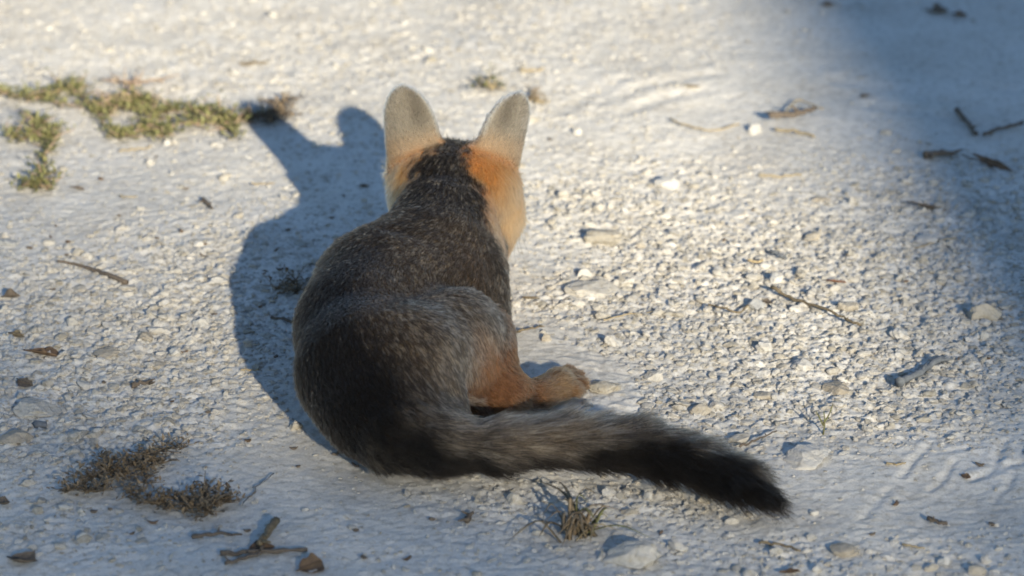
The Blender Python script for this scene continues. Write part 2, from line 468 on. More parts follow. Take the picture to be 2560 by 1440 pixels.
STONES = [  # px, py, width px, height px, material, label
    (1509, 592, 118, 62, 'stone', 'broad low limestone rock beside the fox\'s right cheek'),
    (1474, 560, 34, 22, 'white', 'small white stone touching the back of the broad low rock'),
    (1672, 455, 80, 40, 'white', 'bright white blocky stone standing alone in the upper gravel'),
    (1464, 680, 52, 40, 'white', 'bright white lumpy stone on smooth dust beside the fox\'s shoulder'),
    (1600, 608, 30, 26, 'tan', 'small tan stone right beside the broad low rock'),
    (1447, 758, 34, 30, 'stone', 'rounded stone on the rim of the flat dusty slab'),
    (1492, 770, 30, 26, 'white', 'small white stone next to the rounded stone on the slab'),
    (1507, 792, 44, 26, 'stone', 'pale wedge stone just below the flat dusty slab'),
    (1480, 731, 150, 34, 'stone', 'flat dusty slab sunk in the ground beside the fox'),
    (1530, 857, 54, 40, 'stone', 'striped oval stone with deep shade on its left'),
    (1366, 847, 34, 28, 'tan', 'tan stone on bare dust beside the fox\'s elbow'),
    (1912, 868, 46, 38, 'white', 'chunky white stone under the long straight twig'),
    (1893, 770, 62, 34, 'grey', 'grey wedge stone under the thin end of the long straight twig'),
    (1937, 703, 48, 36, 'white', 'rounded white stone above the long straight twig'),
    (1645, 782, 36, 26, 'stone', 'pale stone at the tip of a thin straw'),
    (2118, 768, 62, 46, 'tan', 'upright tan stone below the rust red leaf'),
    (2466, 782, 104, 74, 'tan', 'large pointed tan rock alone at the edge of the tree shade'),
    (2250, 833, 58, 36, 'stone', 'squat stone midway between twig and large pointed rock'),
    (2008, 916, 66, 36, 'white', 'long white stone in the dense gravel below the straight twig'),
    (2093, 968, 88, 36, 'tan', 'long flat tan stone in the dense gravel near the slate stick'),
    (2021, 1136, 124, 52, 'white', 'biggest white rock lying beyond the tail tip'),
    (1508, 962, 84, 40, 'stone', 'sandy stone wedged against the fox\'s hind paw'),
    (1470, 1003, 34, 24, 'grey', 'grey pebble between hind paw and tail'),
    (1522, 1228, 34, 36, 'white', 'bright triangular white stone just below the tail'),
    (1770, 1237, 48, 34, 'tan', 'sandy lump tucked under the black tail edge'),
    (1620, 1242, 34, 26, 'stone', 'small square stone below the tail'),
    (1286, 1246, 46, 34, 'stone', 'round stone with dark crescent shade near the grass tuft'),
    (1580, 1394, 130, 70, 'stone', 'big blurred stone below the grass tuft'),
    (1693, 1362, 52, 32, 'white', 'pale stone at the end of the flat green blade'),
    (2036, 1272, 24, 20, 'white', 'tiny white pebble right beside the tail tip'),
    (2362, 1395, 34, 28, 'white', 'round white pebble on the dust, beside a dark crumb'),
    (2330, 1411, 34, 20, 'tan', 'low tan pebble touching the round white pebble'),
    (2104, 1370, 74, 30, 'tan', 'flat hollowed stone alone on smooth dust'),
    (2440, 1421, 46, 26, 'tan', 'tan stone half sunk at the dusty edge near a small stick'),
    (84, 1022, 150, 46, 'stone', 'wide weathered rock with slate flake under its edge'),
    (101, 1060, 50, 26, 'slate', 'dark slate flake under the wide weathered rock'),
    (37, 1100, 92, 32, 'tan', 'long tan slab below the wide weathered rock'),
    (235, 1090, 44, 26, 'tan', 'tan pebble above the dead sprigs'),
    (188, 1094, 50, 30, 'stone', 'grey white pebble beside the tan pebble above the dead sprigs'),
    (433, 1110, 44, 22, 'white', 'flat white pebble beyond the arm of the dead sprig'),
    (341, 1042, 28, 22, 'white', 'small white stone alone above the dead sprigs'),
    (740, 1066, 40, 28, 'tan', 'sandy crumbly stone near the fox\'s rump'),
    (364, 852, 58, 28, 'tan', 'tan stone with a flat top in the gravel beside the shadow'),
    (397, 830, 68, 26, 'white', 'white slab behind the flat topped tan stone'),
    (504, 812, 52, 34, 'white', 'bright rounded stone near the edge of the fox\'s shadow'),
    (263, 898, 76, 20, 'tan', 'thin buff slab lying in the gravel near the brown leaf'),
    (397, 917, 46, 24, 'tan', 'oval tan pebble below the flat topped tan stone'),
    (309, 876, 30, 24, 'grey', 'grey block pebble above the thin buff slab'),
    (547, 711, 52, 26, 'white', 'white flat stone on the lit ground close to the shadow'),
    (501, 705, 32, 20, 'white', 'smaller white stone beside the white flat stone'),
    (422, 728, 30, 24, 'stone', 'round pale pebble left of the white flat stone'),
    (495, 618, 38, 22, 'white', 'white stone with a dark crumb stuck on it'),
    (21, 613, 58, 24, 'grey', 'grey flat flake of stone beyond the curled bark'),
    (1888, 322, 62, 34, 'white', 'whitish lump among the straws and the dark stick'),
    (2036, 593, 50, 30, 'tan', 'tan stone where gravel fades into shade'),
    (1602, 716, 30, 26, 'stone', 'small stone at the start of the coarse gravel'),
    (2325, 585, 70, 34, 'grey', 'pale grey rock inside the tree shade'),
    (2050, 493, 62, 24, 'tan', 'low tan stone at the soft rim of the tree shade'),
    (1750, 1020, 60, 30, 'tan', 'tan stone above the middle of the tail'),
    (1640, 935, 60, 34, 'stone', 'pale block above the tail in the gravel'),
    (1850, 1090, 62, 34, 'stone', 'pale stone just above the dark end of the tail'),
    (1905, 985, 56, 26, 'tan', 'orange tinted flat stone in the gravel above the tail tip'),
]
LANDMARKS = [('the long straight twig', 2040, 790), ('the fox\'s right cheek', 1420, 560), ('the fox\'s hind paw', 1460, 950), ('the fox\'s tail tip', 1980, 1260), ('the middle of the tail', 1650, 1050), ('the biggest white rock', 2021, 1134),
             ('the large pointed tan rock', 2470, 780), ('the thick slate grey stick', 2300, 942), ('the rust red leaf', 2093, 715), ('the bright white blocky stone', 1672, 455), ('the broad low limestone rock', 1509, 592), ('the flat dusty slab', 1478, 731),
             ('the grass tuft', 1442, 1322), ('the dry sprig with a long arm', 250, 1195), ('the armless bushy sprig', 450, 1280), ('the ragged brown leaf', 113, 897), ('the long curved twig', 232, 690), ('the wide weathered rock', 84, 1020), ('the crossed twigs', 650, 1390),
             ('the fox\'s rump', 740, 1090), ('the edge of the fox\'s body shadow', 560, 780), ('the fox\'s neck shadow', 740, 500), ('the green hanging strand', 120, 450), ('the creeper row', 380, 380), ('the long dark shaded leaf', 2321, 515), ('the broad bark strip', 2480, 410),
             ('the whitish lump with straws', 1890, 330), ('the shallow marks in the dust', 2400, 1170), ('the hollowed flat stone', 2104, 1370), ('the striped oval stone', 1530, 857), ('the chunky white stone', 1912, 868), ('the flat topped tan stone', 364, 852), ('the ear sprig', 1240, 250)]
def near(px, py): return min(LANDMARKS, key=lambda l: math.hypot(l[1] - px, (l[2] - py) * 1.8))[0]

def place_stone(px, py, w, h, m, me, name='stone', z=None, rng=RNG_R):
    w, h = w * .86, h * .86; p = g(px, py + h * .30); rx = w / 2 / PPM; rz = min(h / 2 / PPM * 1.0, rx * .8)
    ry = rx * rng.uniform(.7, .95)
    o = link(name, me, m, loc=(p[0], p[1] + ry * .3, hz(p[0], p[1]) + rz * .35))
    if me.materials and m is not None and me.materials[0] != m:
        o.material_slots[0].link = 'OBJECT'; o.material_slots[0].material = m
    o.scale = (rx * 1.1, ry, rz * 1.1); o.rotation_euler = (rng.normal(0, .12), rng.normal(0, .12), rng.choice([-.3, 0, .3, 2.9, 3.3]) + rng.normal(0, .1))
    return o

def make_stones():
    rng = np.random.default_rng(9)
    for px, py, w, h, mk, lab in STONES:
        q = rock_shape(ICO4[0], rng, 13, .05, .52, .92) * (1 + .014 * rng.normal(size=(len(ICO4[0]), 1)))
        me = raw_mesh('stone', q, ICO4[1], False)
        tag(place_stone(px, py, w, h, M[mk], me, rng=rng), lab, 'stone')
    meds = [raw_mesh('stone', q, ICO3[1], False) for q in MED]
    for q in meds: q.materials.append(M['stone'])
    n = 0
    while n < 230:
        px, py = rng.uniform(0, 2560), rng.uniform(330, 1440)
        p = g(px, py)
        if inside_fox(p[0], p[1]) or rng.uniform() > rough_map(np.array([p[0]]), np.array([p[1]]))[0] ** 1.2: continue
        if 880 < px < 1960 and 1030 < py < 1290 and py > 1010 + .12 * (px - 900) and py < 1210 + .07 * (px - 900): continue
        if any(abs(px - s[0]) < s[2] * .7 and abs(py - s[1]) < s[3] * .8 for s in STONES): continue
        w = rng.uniform(18, 40); n += 1
        o = place_stone(px, py, w, w * rng.uniform(.55, .85), None, meds[n % len(meds)], 'pebble', rng=rng)
        tag(o, ('tiny' if w < 25 else 'small' if w < 33 else 'bigger') + ' pale angular pebble in the gravel near ' + near(px, py), 'pebble', 'pebbles scattered in the gravel')
make_stones()

# ------------------------------------------------------------------ twigs, straws, leaf litter
def on_ground(pts, lift):
    out = []
    for k, q in enumerate(pts):
        p = g(q[0], q[1]); l = lift[k] if hasattr(lift, '__len__') else lift
        out.append((p[0], p[1], hz(p[0], p[1]) + l))
    return np.array(out)

def twig(pix, r0, r1, m, label, name='twig', cat='twig', lift=.003, group=None, knots=2):
    rng = np.random.default_rng(int(pix[0][0] * 7 + pix[0][1] * 13))
    P = on_ground(pix, lift); n = max(8, 4 * len(pix))
    S = spline(P, n); S[1:-1] += rng.normal(0, .0006, (n - 2, 3))
    org = S[0].copy(); a = Acc()
    a.add(*tube(S - org, np.linspace(r0, r1, n) * (1 + .12 * rng.normal(size=n)), 7))
    o = link(name, a.mesh(name), M[m], loc=org)
    for k in range(knots):
        i = rng.integers(1, n - 1); d = rng.normal(0, 1, 3); d[2] = abs(d[2]) * .5; d /= np.linalg.norm(d)
        v, f = tube(np.array([[0, 0, 0], d * r0 * 2.2, d * r0 * 3.6]), [r0 * .6, r0 * .45, r0 * .15], 5)
        link('side_shoot', raw_mesh('side_shoot', v, f), M[m], o, loc=S[i] - org)
    tag(o, label, cat, group); return o

TWIGS = [
    ([(144, 669), (183, 671), (232, 684), (275, 704), (318, 719)], .0011, .0026, 'darktwig', 'long thin curved twig on the pale gravel beyond the brown leaf', .004),
    ([(1927, 744), (1985, 765), (2060, 795), (2110, 815), (2151, 832)], .0017, .0012, 'twig', 'long straight twig lying across the coarse gravel', .008),
    ([(677, 809), (712, 812), (750, 822)], .0014, .0018, 'darktwig', 'short dark twig poking out from under the fox\'s side', .004),
    ([(1276, 847), (1310, 838), (1353, 826)], .0016, .0007, 'twig', 'thin twig pointing away from the fox\'s elbow', .004),
    ([(1509, 812), (1560, 800), (1633, 783)], .0008, .0006, 'straw', 'hair thin straw between two stones in the gravel', .003),
    ([(1770, 780), (1805, 788), (1848, 795), (1870, 780)], .001, .001, 'twig', 'bent thin twig before the grey wedge stone', .005),
    ([(1849, 1121), (1895, 1100), (1942, 1080)], .0012, .0008, 'darktwig', 'thin dark twig rising just above the tail', .006),
    ([(1922, 311), (1965, 310), (2000, 307), (2037, 297)], .004, .003, 'darktwig', 'thick dark stick beside the whitish lump', .010),
    ([(1937, 332), (1985, 340), (2037, 353)], .002, .0015, 'straw', 'straight tan straw below the thick dark stick', .004),
    ([(1675, 307), (1715, 323), (1780, 334), (1850, 318)], .0012, .001, 'straw', 'long sagging straw reaching to the whitish lump', .004),
    ([(1962, 298), (1994, 266), (2057, 289)], .0012, .001, 'straw', 'straw bent to a peak behind the thick dark stick', .006),
    ([(1896, 442), (1950, 444), (2005, 441)], .0012, .001, 'straw', 'short level straw beyond the bright blocky stone', .003),
    ([(2391, 287), (2412, 305), (2440, 343)], .003, .0025, 'darktwig', 'dark stub of stick in the tree shade, above the bark strip', .006),
    ([(2459, 346), (2500, 330), (2556, 313)], .0028, .002, 'darktwig', 'dark slanted stick in the tree shade', .006),
    ([(2312, 402), (2345, 396), (2384, 392)], .004, .003, 'darktwig', 'short dark stick in the shade beside the bark strip', .006),
    ([(480, 1353), (540, 1349), (605, 1350)], .002, .0012, 'darktwig', 'level dark twig above the crossed twigs', .004),
    ([(551, 1393), (660, 1389), (769, 1384)], .0022, .0018, 'darktwig', 'longest of the crossed twigs lying level', .004),
    ([(692, 1322), (672, 1350), (648, 1383)], .0036, .003, 'twig', 'grey thick twig standing up from the crossed twigs', .008),
    ([(564, 1418), (610, 1405), (655, 1396)], .0018, .0014, 'darktwig', 'short twig running into the crossed twigs', .004),
    ([(348, 1120), (400, 1128), (443, 1124)], .0008, .0008, 'straw', 'pale straw past the arm of the dead sprig', .003),
    ([(332, 973), (348, 971), (378, 967)], .0026, .0012, 'darktwig', 'dark stub of twig alone below the thin buff slab', .004),
    ([(602, 938), (625, 939), (648, 939)], .0009, .0007, 'straw', 'fine level straw beside the fox\'s shadow', .003),
    ([(2248, 974), (2295, 945), (2356, 913)], .0042, .0026, 'slate', 'thick slate grey stick slanting over the gravel', .007),
    ([(2216, 1155), (2240, 1157), (2265, 1154)], .001, .0008, 'straw', 'tiny straw on smooth dust by the shallow marks', .002),
    ([(1897, 1355), (1950, 1360), (2002, 1375)], .0013, .001, 'twig', 'thin curved twig on the dust below the tail tip', .003),
    ([(2255, 1356), (2290, 1365), (2312, 1368)], .001, .0008, 'straw', 'small faint straw next to the hollowed stone', .002),
    ([(2320, 1290), (2345, 1300), (2368, 1306)], .002, .0014, 'darktwig', 'stubby dark twig on the dust beyond the tail tip', .004),
    ([(1168, 1310), (1172, 1298), (1182, 1288)], .0026, .0014, 'darktwig', 'little dark stick left of the grass tuft', .004),
    ([(297, 380), (340, 372), (380, 368)], .0011, .0008, 'straw', 'pale straw on bright dust below the green creeper', .003),
    ([(300, 499), (324, 503), (343, 499)], .0009, .0007, 'straw', 'short pale straw on the bright dust near the hanging strand', .003),
    ([(628, 468), (655, 469), (685, 468)], .0009, .0007, 'straw', 'level pale straw close to the fox\'s head shadow', .003),
    ([(508, 508), (520, 522), (532, 538)], .0024, .0014, 'darktwig', 'little dark stick on bright dust left of the neck shadow', .004),
    ([(1925, 638), (1940, 645), (1965, 653)], .002, .0014, 'slate', 'small grey stick in the gravel beyond the rounded white stone', .005),
    ([(1870, 662), (1890, 664), (1908, 662)], .0018, .0014, 'straw', 'stubby tan straw in the gravel beside the small grey stick', .004),
    ([(2290, 612), (2330, 600), (2390, 590)], .0008, .0006, 'straw', 'fine straw inside the rim of the tree shade', .003),
    ([(600, 158), (635, 158), (668, 152)], .0022, .0016, 'twig', 'tan strip standing in for a grey shadow on the far bright dust', .003),  # thin tube put where a grey shadow lies on the dust
    ([(1300, 190), (1330, 194), (1360, 190)], .002, .0014, 'straw', 'blurred tan straw behind the fox\'s right ear', .003),
    ([(605, 1275), (640, 1230), (684, 1190)], .0007, .0006, 'slate', 'fine grey line lying between dead sprig and tail base', .003),  # thin slate grey tube along the ground
]
for t in TWIGS: twig(t[0], t[1], t[2], t[3], t[4], lift=t[5], knots=0 if t[3] == 'straw' else 2)

def litter(px, py, L, W, ang, m, label, name='dead_leaf', cat='leaf', curl=.5, lift=.002, group=None, seed=0, midrib=True):
    """a dry leaf: curled blade with thickness, and its midrib"""
    rng = np.random.default_rng(int(px * 3 + py * 17 + seed)); n, k = 11, 6
    L, W = L / PPM * .88, W / PPM * 1.2; curl *= .45; jag = np.convolve(rng.normal(0, .35, n + 2), [.25, .5, .25], 'valid')
    V = []
    for s in (0, 1):
        for i in range(n):
            t = i / (n - 1); w = W * .5 * max(.02, math.sin(math.pi * t)) ** .8 * (1 + jag[i])
            for j in range(k + 1):
                u = j / k * 2 - 1
                V.append(((t - .5) * L, u * w + .10 * L * math.sin(t * 3 + px), curl * W * (u * u) * (w / W) * 1.6 + .15 * L * curl * (2 * t - 1) ** 2 + rng.normal(0, .0004) * (1 - s) - s * .0005))
    V = np.array(V); nv = n * (k + 1); F = []
    for i in range(n - 1):
        for j in range(k):
            a = i * (k + 1) + j; q = (a, a + 1, a + k + 2, a + k + 1)
            F.append(q); F.append(tuple(x + nv for x in q[::-1]))
    for i in range(n - 1):
        for j in (0, k):
            a = i * (k + 1) + j; F.append((a, a + k + 1, a + k + 1 + nv, a + nv))
    p = g(px, py); z = hz(p[0], p[1]) + lift
    o = link(name, raw_mesh(name, V, F), M[m], loc=(p[0], p[1], z), rot=(rng.normal(0, .25), rng.normal(0, .15), ang))
    if midrib and L > .012:
        v, f = tube(np.array([[-L * .62, 0, .001], [-L * .3, 0, .0012], [0, 0, .0012], [L * .42, 0, .002]]), [.0007, .0009, .0007, .0003], 5)
        link('midrib', raw_mesh('midrib', v, f), M[m], o)
    return tag(o, label, cat, group)

LITTER = [
    (113, 897, 100, 34, -.2, 'leaf', 'ragged brown leaf curled on the gravel beside the thin buff slab', .7),
    (66, 968, 60, 22, -.75, 'bark', 'dark bent leaf just above the wide weathered rock', .8),
    (46, 846, 52, 14, -.5, 'twig', 'narrow curled bark strip up from the ragged brown leaf', .7),
    (29, 745, 46, 26, .1, 'bark', 'curled dark ring of bark at the edge of the gravel', 1.2),
    (2093, 715, 52, 15, -.15, 'rust', 'small rust red leaf above the upright tan stone', .5),
    (2321, 516, 110, 32, -.1, 'bark', 'long dark leaf in the tree shade above the large pointed rock', .6),
    (2490, 412, 170, 24, -.35, 'leaf', 'broad bark strip in the tree shade', .7),
    (1917, 762, 32, 16, -.6, 'bark', 'dark triangular leaf scrap on the grey wedge stone', .4),
    (60, 1398, 80, 36, -.5, 'bark', 'dark curved leaf in the shaded dust below the dead sprigs', .8),
    (776, 1420, 64, 44, .6, 'leaf', 'brown blurred leaf close to the crossed twigs', .7),
    (1731, 228, 52, 16, -.25, 'twig', 'tan leaf fragment alone on the far dust', .5),
    (1330, 754, 46, 13, .05, 'twig', 'flat tan leaf strip beside the fox\'s flank', .3),
    (911, 476, 34, 14, .3, 'bark', 'dark leaf scrap inside the fox\'s head shadow', .4),
    (196, 476, 42, 14, -.1, 'bark', 'dark leaf scrap at the foot of the hanging green strand', .4),
    (80, 290, 90, 24, -.6, 'greyleaf', 'grey broad dead leaf lying in the green creeper', .4),
    (1976, 1435, 44, 20, .1, 'leaf', 'brown leaf scrap on dust below the thin curved twig', .5),
    (10, 1255, 30, 26, .4, 'bark', 'black lump of bark beside the dead sprigs', .9),
    (2342, 32, 90, 50, .2, 'bark', 'dark blurred leaf heap in the deep tree shade', .8),
    (2399, 42, 50, 34, -.2, 'leaf', 'small brown leaf beside the blurred leaf heap', .7),
    (2071, 14, 52, 24, 0, 'bark', 'dark leaf at the far rim of the tree shade', .6),
    (2162, 250, 34, 18, 0, 'bark', 'dark leaf scrap on the soft rim of the tree shade', .5),
    (2415, 1187, 26, 14, -.3, 'leaf', 'tiny brown scrap in a shallow mark on the dust', .4),
    (655, 1378, 60, 30, .3, 'leaf', 'brown scrap caught under the crossed twigs', .6),
]
for t in LITTER: litter(*t[:7], curl=t[7])
CRUMBS = [(128, 598), (134, 731), (140, 571), (171, 612), (75, 628), (510, 651), (513, 623), (393, 605), (166, 643), (463, 888), (536, 795), (484, 1220), (571, 1218),
          (235, 1272), (275, 1270), (383, 1307), (744, 1164), (840, 1131), (252, 449), (466, 476), (389, 390), (1651, 1329), (1882, 524), (2452, 1160), (455, 590), (300, 545),
          (735, 1120), (620, 1105), (1375, 353), (1585, 620), (2265, 700), (2420, 660), (2555, 700), (1810, 600), (2180, 890), (2395, 905), (2470, 905), (2120, 640), (560, 990),
          (690, 640), (830, 560), (720, 590), (660, 700), (700, 690), (860, 500), (650, 780), (690, 900), (890, 1160), (330, 1330), (620, 1330), (890, 1330), (1020, 1400),
          (1080, 1300), (910, 1400), (430, 1010), (520, 1040), (260, 965), (2240, 1250), (2480, 1300), (2180, 1330)]
for i, (px, py) in enumerate(CRUMBS):
    p = g(px, py); L, W = random.uniform(14, 28) / PPM / 2, random.uniform(5, 9) / PPM / 2
    q = MED[i % 24] * np.array([L, W * 1.4, W]); q[:, 2] += 12 * q[:, 0] ** 2 / .01 * .08
    tag(link('bark_crumb', raw_mesh('bark_crumb', q, ICO3[1]), M['bark' if i % 3 else 'leaf'], loc=(p[0], p[1], hz(p[0], p[1]) + W * .6), rot=(0, random.uniform(-.2, .2), random.uniform(-1.2, 1.2))),
        ('dark' if i % 3 else 'brownish') + ' bark crumb on pale ground near ' + near(px, py), 'bark crumb', 'bark crumbs on the dust')

# ------------------------------------------------------------------ plants
def leaflets(acc, centres, size, rng, flat=.5):
    for c in centres:
        L = size * rng.uniform(.6, 1.35); W = L * rng.uniform(.35, .6)
        d = rng.normal(size=3); d[2] = abs(d[2]) * flat + .1; d /= np.linalg.norm(d)
        s = np.cross(d, [0, 0, 1]); s /= np.linalg.norm(s) + 1e-9; n = np.cross(s, d)
        P = [c, c + d * L * .45 + s * W * .5 + n * W * .2, c + d * L, c + d * L * .45 - s * W * .5 + n * W * .2, c + d * L * .5 - n * .0005]
        acc.add(np.array(P), [(0, 1, 4), (1, 2, 4), (2, 3, 4), (3, 0, 4)])

def creeper(name, strands, label, leafm, stemm, cat='plant', lsize=.0072, per=44, spread=.0055, rise=.006, stem_r=.0011, group=None, twigs=16, seed=1, tw_len=1.0):
    rng = np.random.default_rng(seed)
    p0 = g(*strands[0][0]); org = np.array([p0[0], p0[1], hz(p0[0], p0[1])])
    root = link(name, None, None, loc=org); tag(root, label, cat, group)
    lv = Acc()
    for st in strands:
        w = 1.0
        P = on_ground(st, rise * .6); n = 6 * len(st); S = spline(P, n); S[:, 2] += rise * .5 * (rng.uniform(0, 1, n)); S[1:, :2] += rng.normal(0, .002, (n - 1, 2))
        a = Acc(); a.add(*tube(S - org, np.linspace(stem_r * 1.4, stem_r * .8, n), 5))
        for k in range(twigs * len(st) // 4):
            i = rng.integers(0, n); d = rng.normal(0, 1, 3) * [1, 1, .4]; d[2] = abs(d[2]); d /= np.linalg.norm(d)
            L = rng.uniform(.010, .034) * tw_len
            a.add(*tube(np.array([S[i], S[i] + d * L * .5, S[i] + d * L + [0, 0, -.001]]) - org, [stem_r * .8, stem_r * .6, stem_r * .3], 4))
            if leafm: leaflets(lv, [S[i] - org + d * L * q for q in (.4, .7, 1.0)], lsize, rng)
        link('stem', a.mesh('stem'), M[stemm], root)
        if leafm:
            idx = rng.integers(0, n, per * len(st)); c = S[idx] - org + rng.normal(0, 1, (len(idx), 3)) * [spread, spread * 1.3, rise * .5]
            c[:, 2] = np.abs(c[:, 2]) + .001; leaflets(lv, c, lsize, rng)
    if leafm:
        o = link('leaves', lv.mesh('leaves'), M[leafm], root); o['kind'] = 'stuff'
    return root

creeper('creeping_plant', [[(-20, 226), (45, 243), (98, 246), (142, 264)], [(98, 246), (140, 232), (178, 219), (190, 210)], [(178, 225), (214, 258), (237, 285), (276, 326), (297, 344)],
                           [(237, 285), (260, 270), (300, 262)]],
        'green creeping plant with pinkish stems beside the grey dead leaf', 'green', 'pink', seed=2)
creeper('creeping_plant', [[(297, 344), (335, 338), (371, 320), (401, 279), (430, 272)], [(341, 243), (318, 262), (350, 280), (401, 285)], [(371, 320), (420, 335), (405, 350)],
                           [(330, 250), (360, 250), (385, 268)]],
        'dense green creeper mat behind the pale straw, in the middle of the plant row', 'green', 'pink', seed=3)
creeper('creeping_plant', [[(430, 272), (487, 275), (475, 320)], [(475, 318), (549, 312), (609, 300), (634, 292)], [(575, 310), (588, 348)], [(487, 275), (530, 285), (560, 300)]],
        'green creeper runner ending at the fox\'s ear shadow', 'green', 'pink', seed=4)
creeper('creeping_plant', [[(15, 347), (59, 351), (104, 344), (142, 326)], [(86, 302), (100, 325), (104, 344)], [(130, 345), (125, 368), (110, 403), (110, 442), (92, 474)], [(119, 482), (89, 475), (58, 476)]],
        'green hanging strand of creeper with curved tail on the bright dust', 'green', 'pink', seed=5)
creeper('pink_runner', [[(276, 280), (300, 240), (335, 214), (372, 204), (410, 202)], [(335, 214), (310, 205), (285, 206)], [(300, 240), (290, 270), (270, 290)]],
        'bare pinkish runner arching beyond the green creeper mat', None, 'pink', stem_r=.0013, rise=.006, twigs=14, seed=6)
creeper('shaded_sprig', [[(638, 302), (660, 290), (683, 284), (730, 300)], [(690, 288), (702, 272), (708, 255)], [(683, 284), (670, 300), (680, 312)]],
        'dark leafy sprig inside the fox\'s ear shadow', 'deadplant', 'darktwig', seed=7, per=14)
creeper('small_sprig', [[(1235, 242), (1213, 228), (1200, 212)], [(1213, 228), (1232, 232), (1262, 246)]],
        'small green and brown sprig on dust between the fox\'s ears', 'grass', 'straw', seed=8, per=3, lsize=.008, twigs=7)
creeper('small_sprig', [[(1320, 262), (1347, 271), (1378, 268)], [(1340, 268), (1332, 254)]],
        'small brown sprig behind the fox\'s right ear', 'deadplant', 'straw', seed=9, per=2, lsize=.008, twigs=5)
creeper('dead_sprig', [[(160, 1236), (200, 1222), (245, 1200), (300, 1180), (345, 1160), (400, 1140), (443, 1124)], [(245, 1205), (275, 1180), (250, 1155)], [(345, 1160), (380, 1165), (424, 1173)],
                       [(200, 1225), (235, 1240), (275, 1225)], [(345, 1165), (362, 1195), (372, 1230)], [(250, 1195), (300, 1200), (330, 1198)]],
        'dry brown sprig with a long thin arm on shaded dust', 'deadplant', 'deadplant', seed=10, per=7, twigs=34, lsize=.0058, rise=.007, spread=.005, stem_r=.0008, tw_len=.7)
creeper('dead_sprig', [[(315, 1238), (350, 1255), (400, 1275), (455, 1290), (515, 1300)], [(455, 1285), (500, 1265), (518, 1235)], [(500, 1280), (540, 1268), (572, 1268)], [(400, 1272), (430, 1258), (470, 1262)], [(515, 1300), (530, 1280), (555, 1262)]],
        'dry brown bushy sprig without arm, beside the long armed one', 'deadplant', 'deadplant', seed=11, per=10, twigs=38, lsize=.0058, rise=.007, spread=.005, stem_r=.0008, tw_len=.7)
creeper('dead_sprig', [[(690, 745), (705, 728), (730, 722), (752, 735)], [(700, 750), (725, 745), (750, 748)], [(715, 735), (735, 742), (745, 755)]],
        'dark dried sprig in the fox\'s body shadow against its back', 'deadplant', 'deadplant', seed=12, per=3, twigs=9, lsize=.006, rise=.005, stem_r=.0008)

def grass_tuft():
    base = g(1442, 1332); z0 = hz(base[0], base[1]); org = np.array([base[0], base[1], z0])
    root = link('grass_tuft', None, None, loc=org)
    tag(root, 'sparse dry grass tuft with a few green blades below the tail', 'grass')
    rng = np.random.default_rng(4)
    tips = [((1338, 1199), .012, 'twig'), ((1395, 1202), .018, 'twig'), ((1469, 1251), .03, 'grass'), ((1537, 1279), .012, 'grass'), ((1525, 1302), .006, 'grass'), ((1633, 1347), .004, 'grass'),
            ((1360, 1281), .02, 'twig'), ((1270, 1352), .006, 'twig'), ((1500, 1240), .035, 'twig'), ((1385, 1250), .02, 'twig'), ((1320, 1318), .01, 'twig'), ((1475, 1358), .008, 'twig'),
            ((1345, 1345), .006, 'twig'), ((1560, 1330), .006, 'straw'), ((1425, 1255), .03, 'deadplant'), ((1490, 1300), .02, 'grass'), ((1405, 1365), .008, 'deadplant'), ((1365, 1300), .018, 'deadplant')]
    for k in range(16): tips.append(((1442 + rng.normal(0, 55), 1322 + rng.normal(0, 22)), rng.uniform(.006, .022), 'deadplant'))
    for (tx, ty), h, m in tips:
        q = g(tx, ty, h); p = org + [rng.normal(0, .008), rng.normal(0, .008), 0]
        mid = (p + q) / 2 + [rng.normal(0, .003), 0, .010 + h * .3]
        S = spline([p, mid, q], 9) - org
        t = np.linspace(0, 1, 9); w = .0018 * (1 - t ** 2) + .0002
        side = np.cross(S[-1] - S[0], [0, 0, 1.0]); side /= np.linalg.norm(side) + 1e-9
        up = np.array([0, 0, 1.0]); V, F = [], []
        for i in range(9): V += [S[i] + side * w[i], S[i] - up * w[i] * .5, S[i] - side * w[i], S[i] + up * w[i] * .15]
        for i in range(8):
            for j in range(4): F.append((i * 4 + j, i * 4 + (j + 1) % 4, i * 4 + 4 + (j + 1) % 4, i * 4 + 4 + j))
        link('blade', raw_mesh('blade', np.array(V), F), M[m], root)
grass_tuft()

def sprout():
    base = g(2058, 1078); org = np.array([base[0], base[1], hz(base[0], base[1])])
    root = link('sprout', None, None, loc=org); tag(root, 'thin forked seedling stalk standing in gravel above the biggest white rock', 'plant')
    for pts in ([(0, 0, 0), (.001, 0, .012), (.0, 0, .024)], [(0, 0, .012), (.005, .002, .020), (.008, .002, .030)], [(0, 0, .010), (-.004, 0, .018), (-.007, 0, .024)]):
        v, f = tube(spline(pts, 6), np.linspace(.0009, .0005, 6), 5); link('stem', raw_mesh('stem', v, f), M['grass'], root)
sprout()
#FOX#
# ------------------------------------------------------------------ the fox: one body surface grown from a distance field, fur as its children
FUR_T = dict(body=.007, thigh=.007, neck=.007, head=.004, ear=.0015, leg=.0025, tail=.015)
PR = []                                   # primitives: region, points a,b, radii, flow direction, blend
def cap(reg, a, b, ra, rb, flow=None, k=.022, scale=None):
    a, b = np.asarray(a, float), np.asarray(b, float)
    fl = (b - a) if flow is None else np.asarray(flow, float)
    PR.append(dict(kind='cap', reg=reg, a=a, b=b, ra=ra - FUR_T[reg], rb=rb - FUR_T[reg], flow=fl / (np.linalg.norm(fl) + 1e-9), k=k, scale=scale))

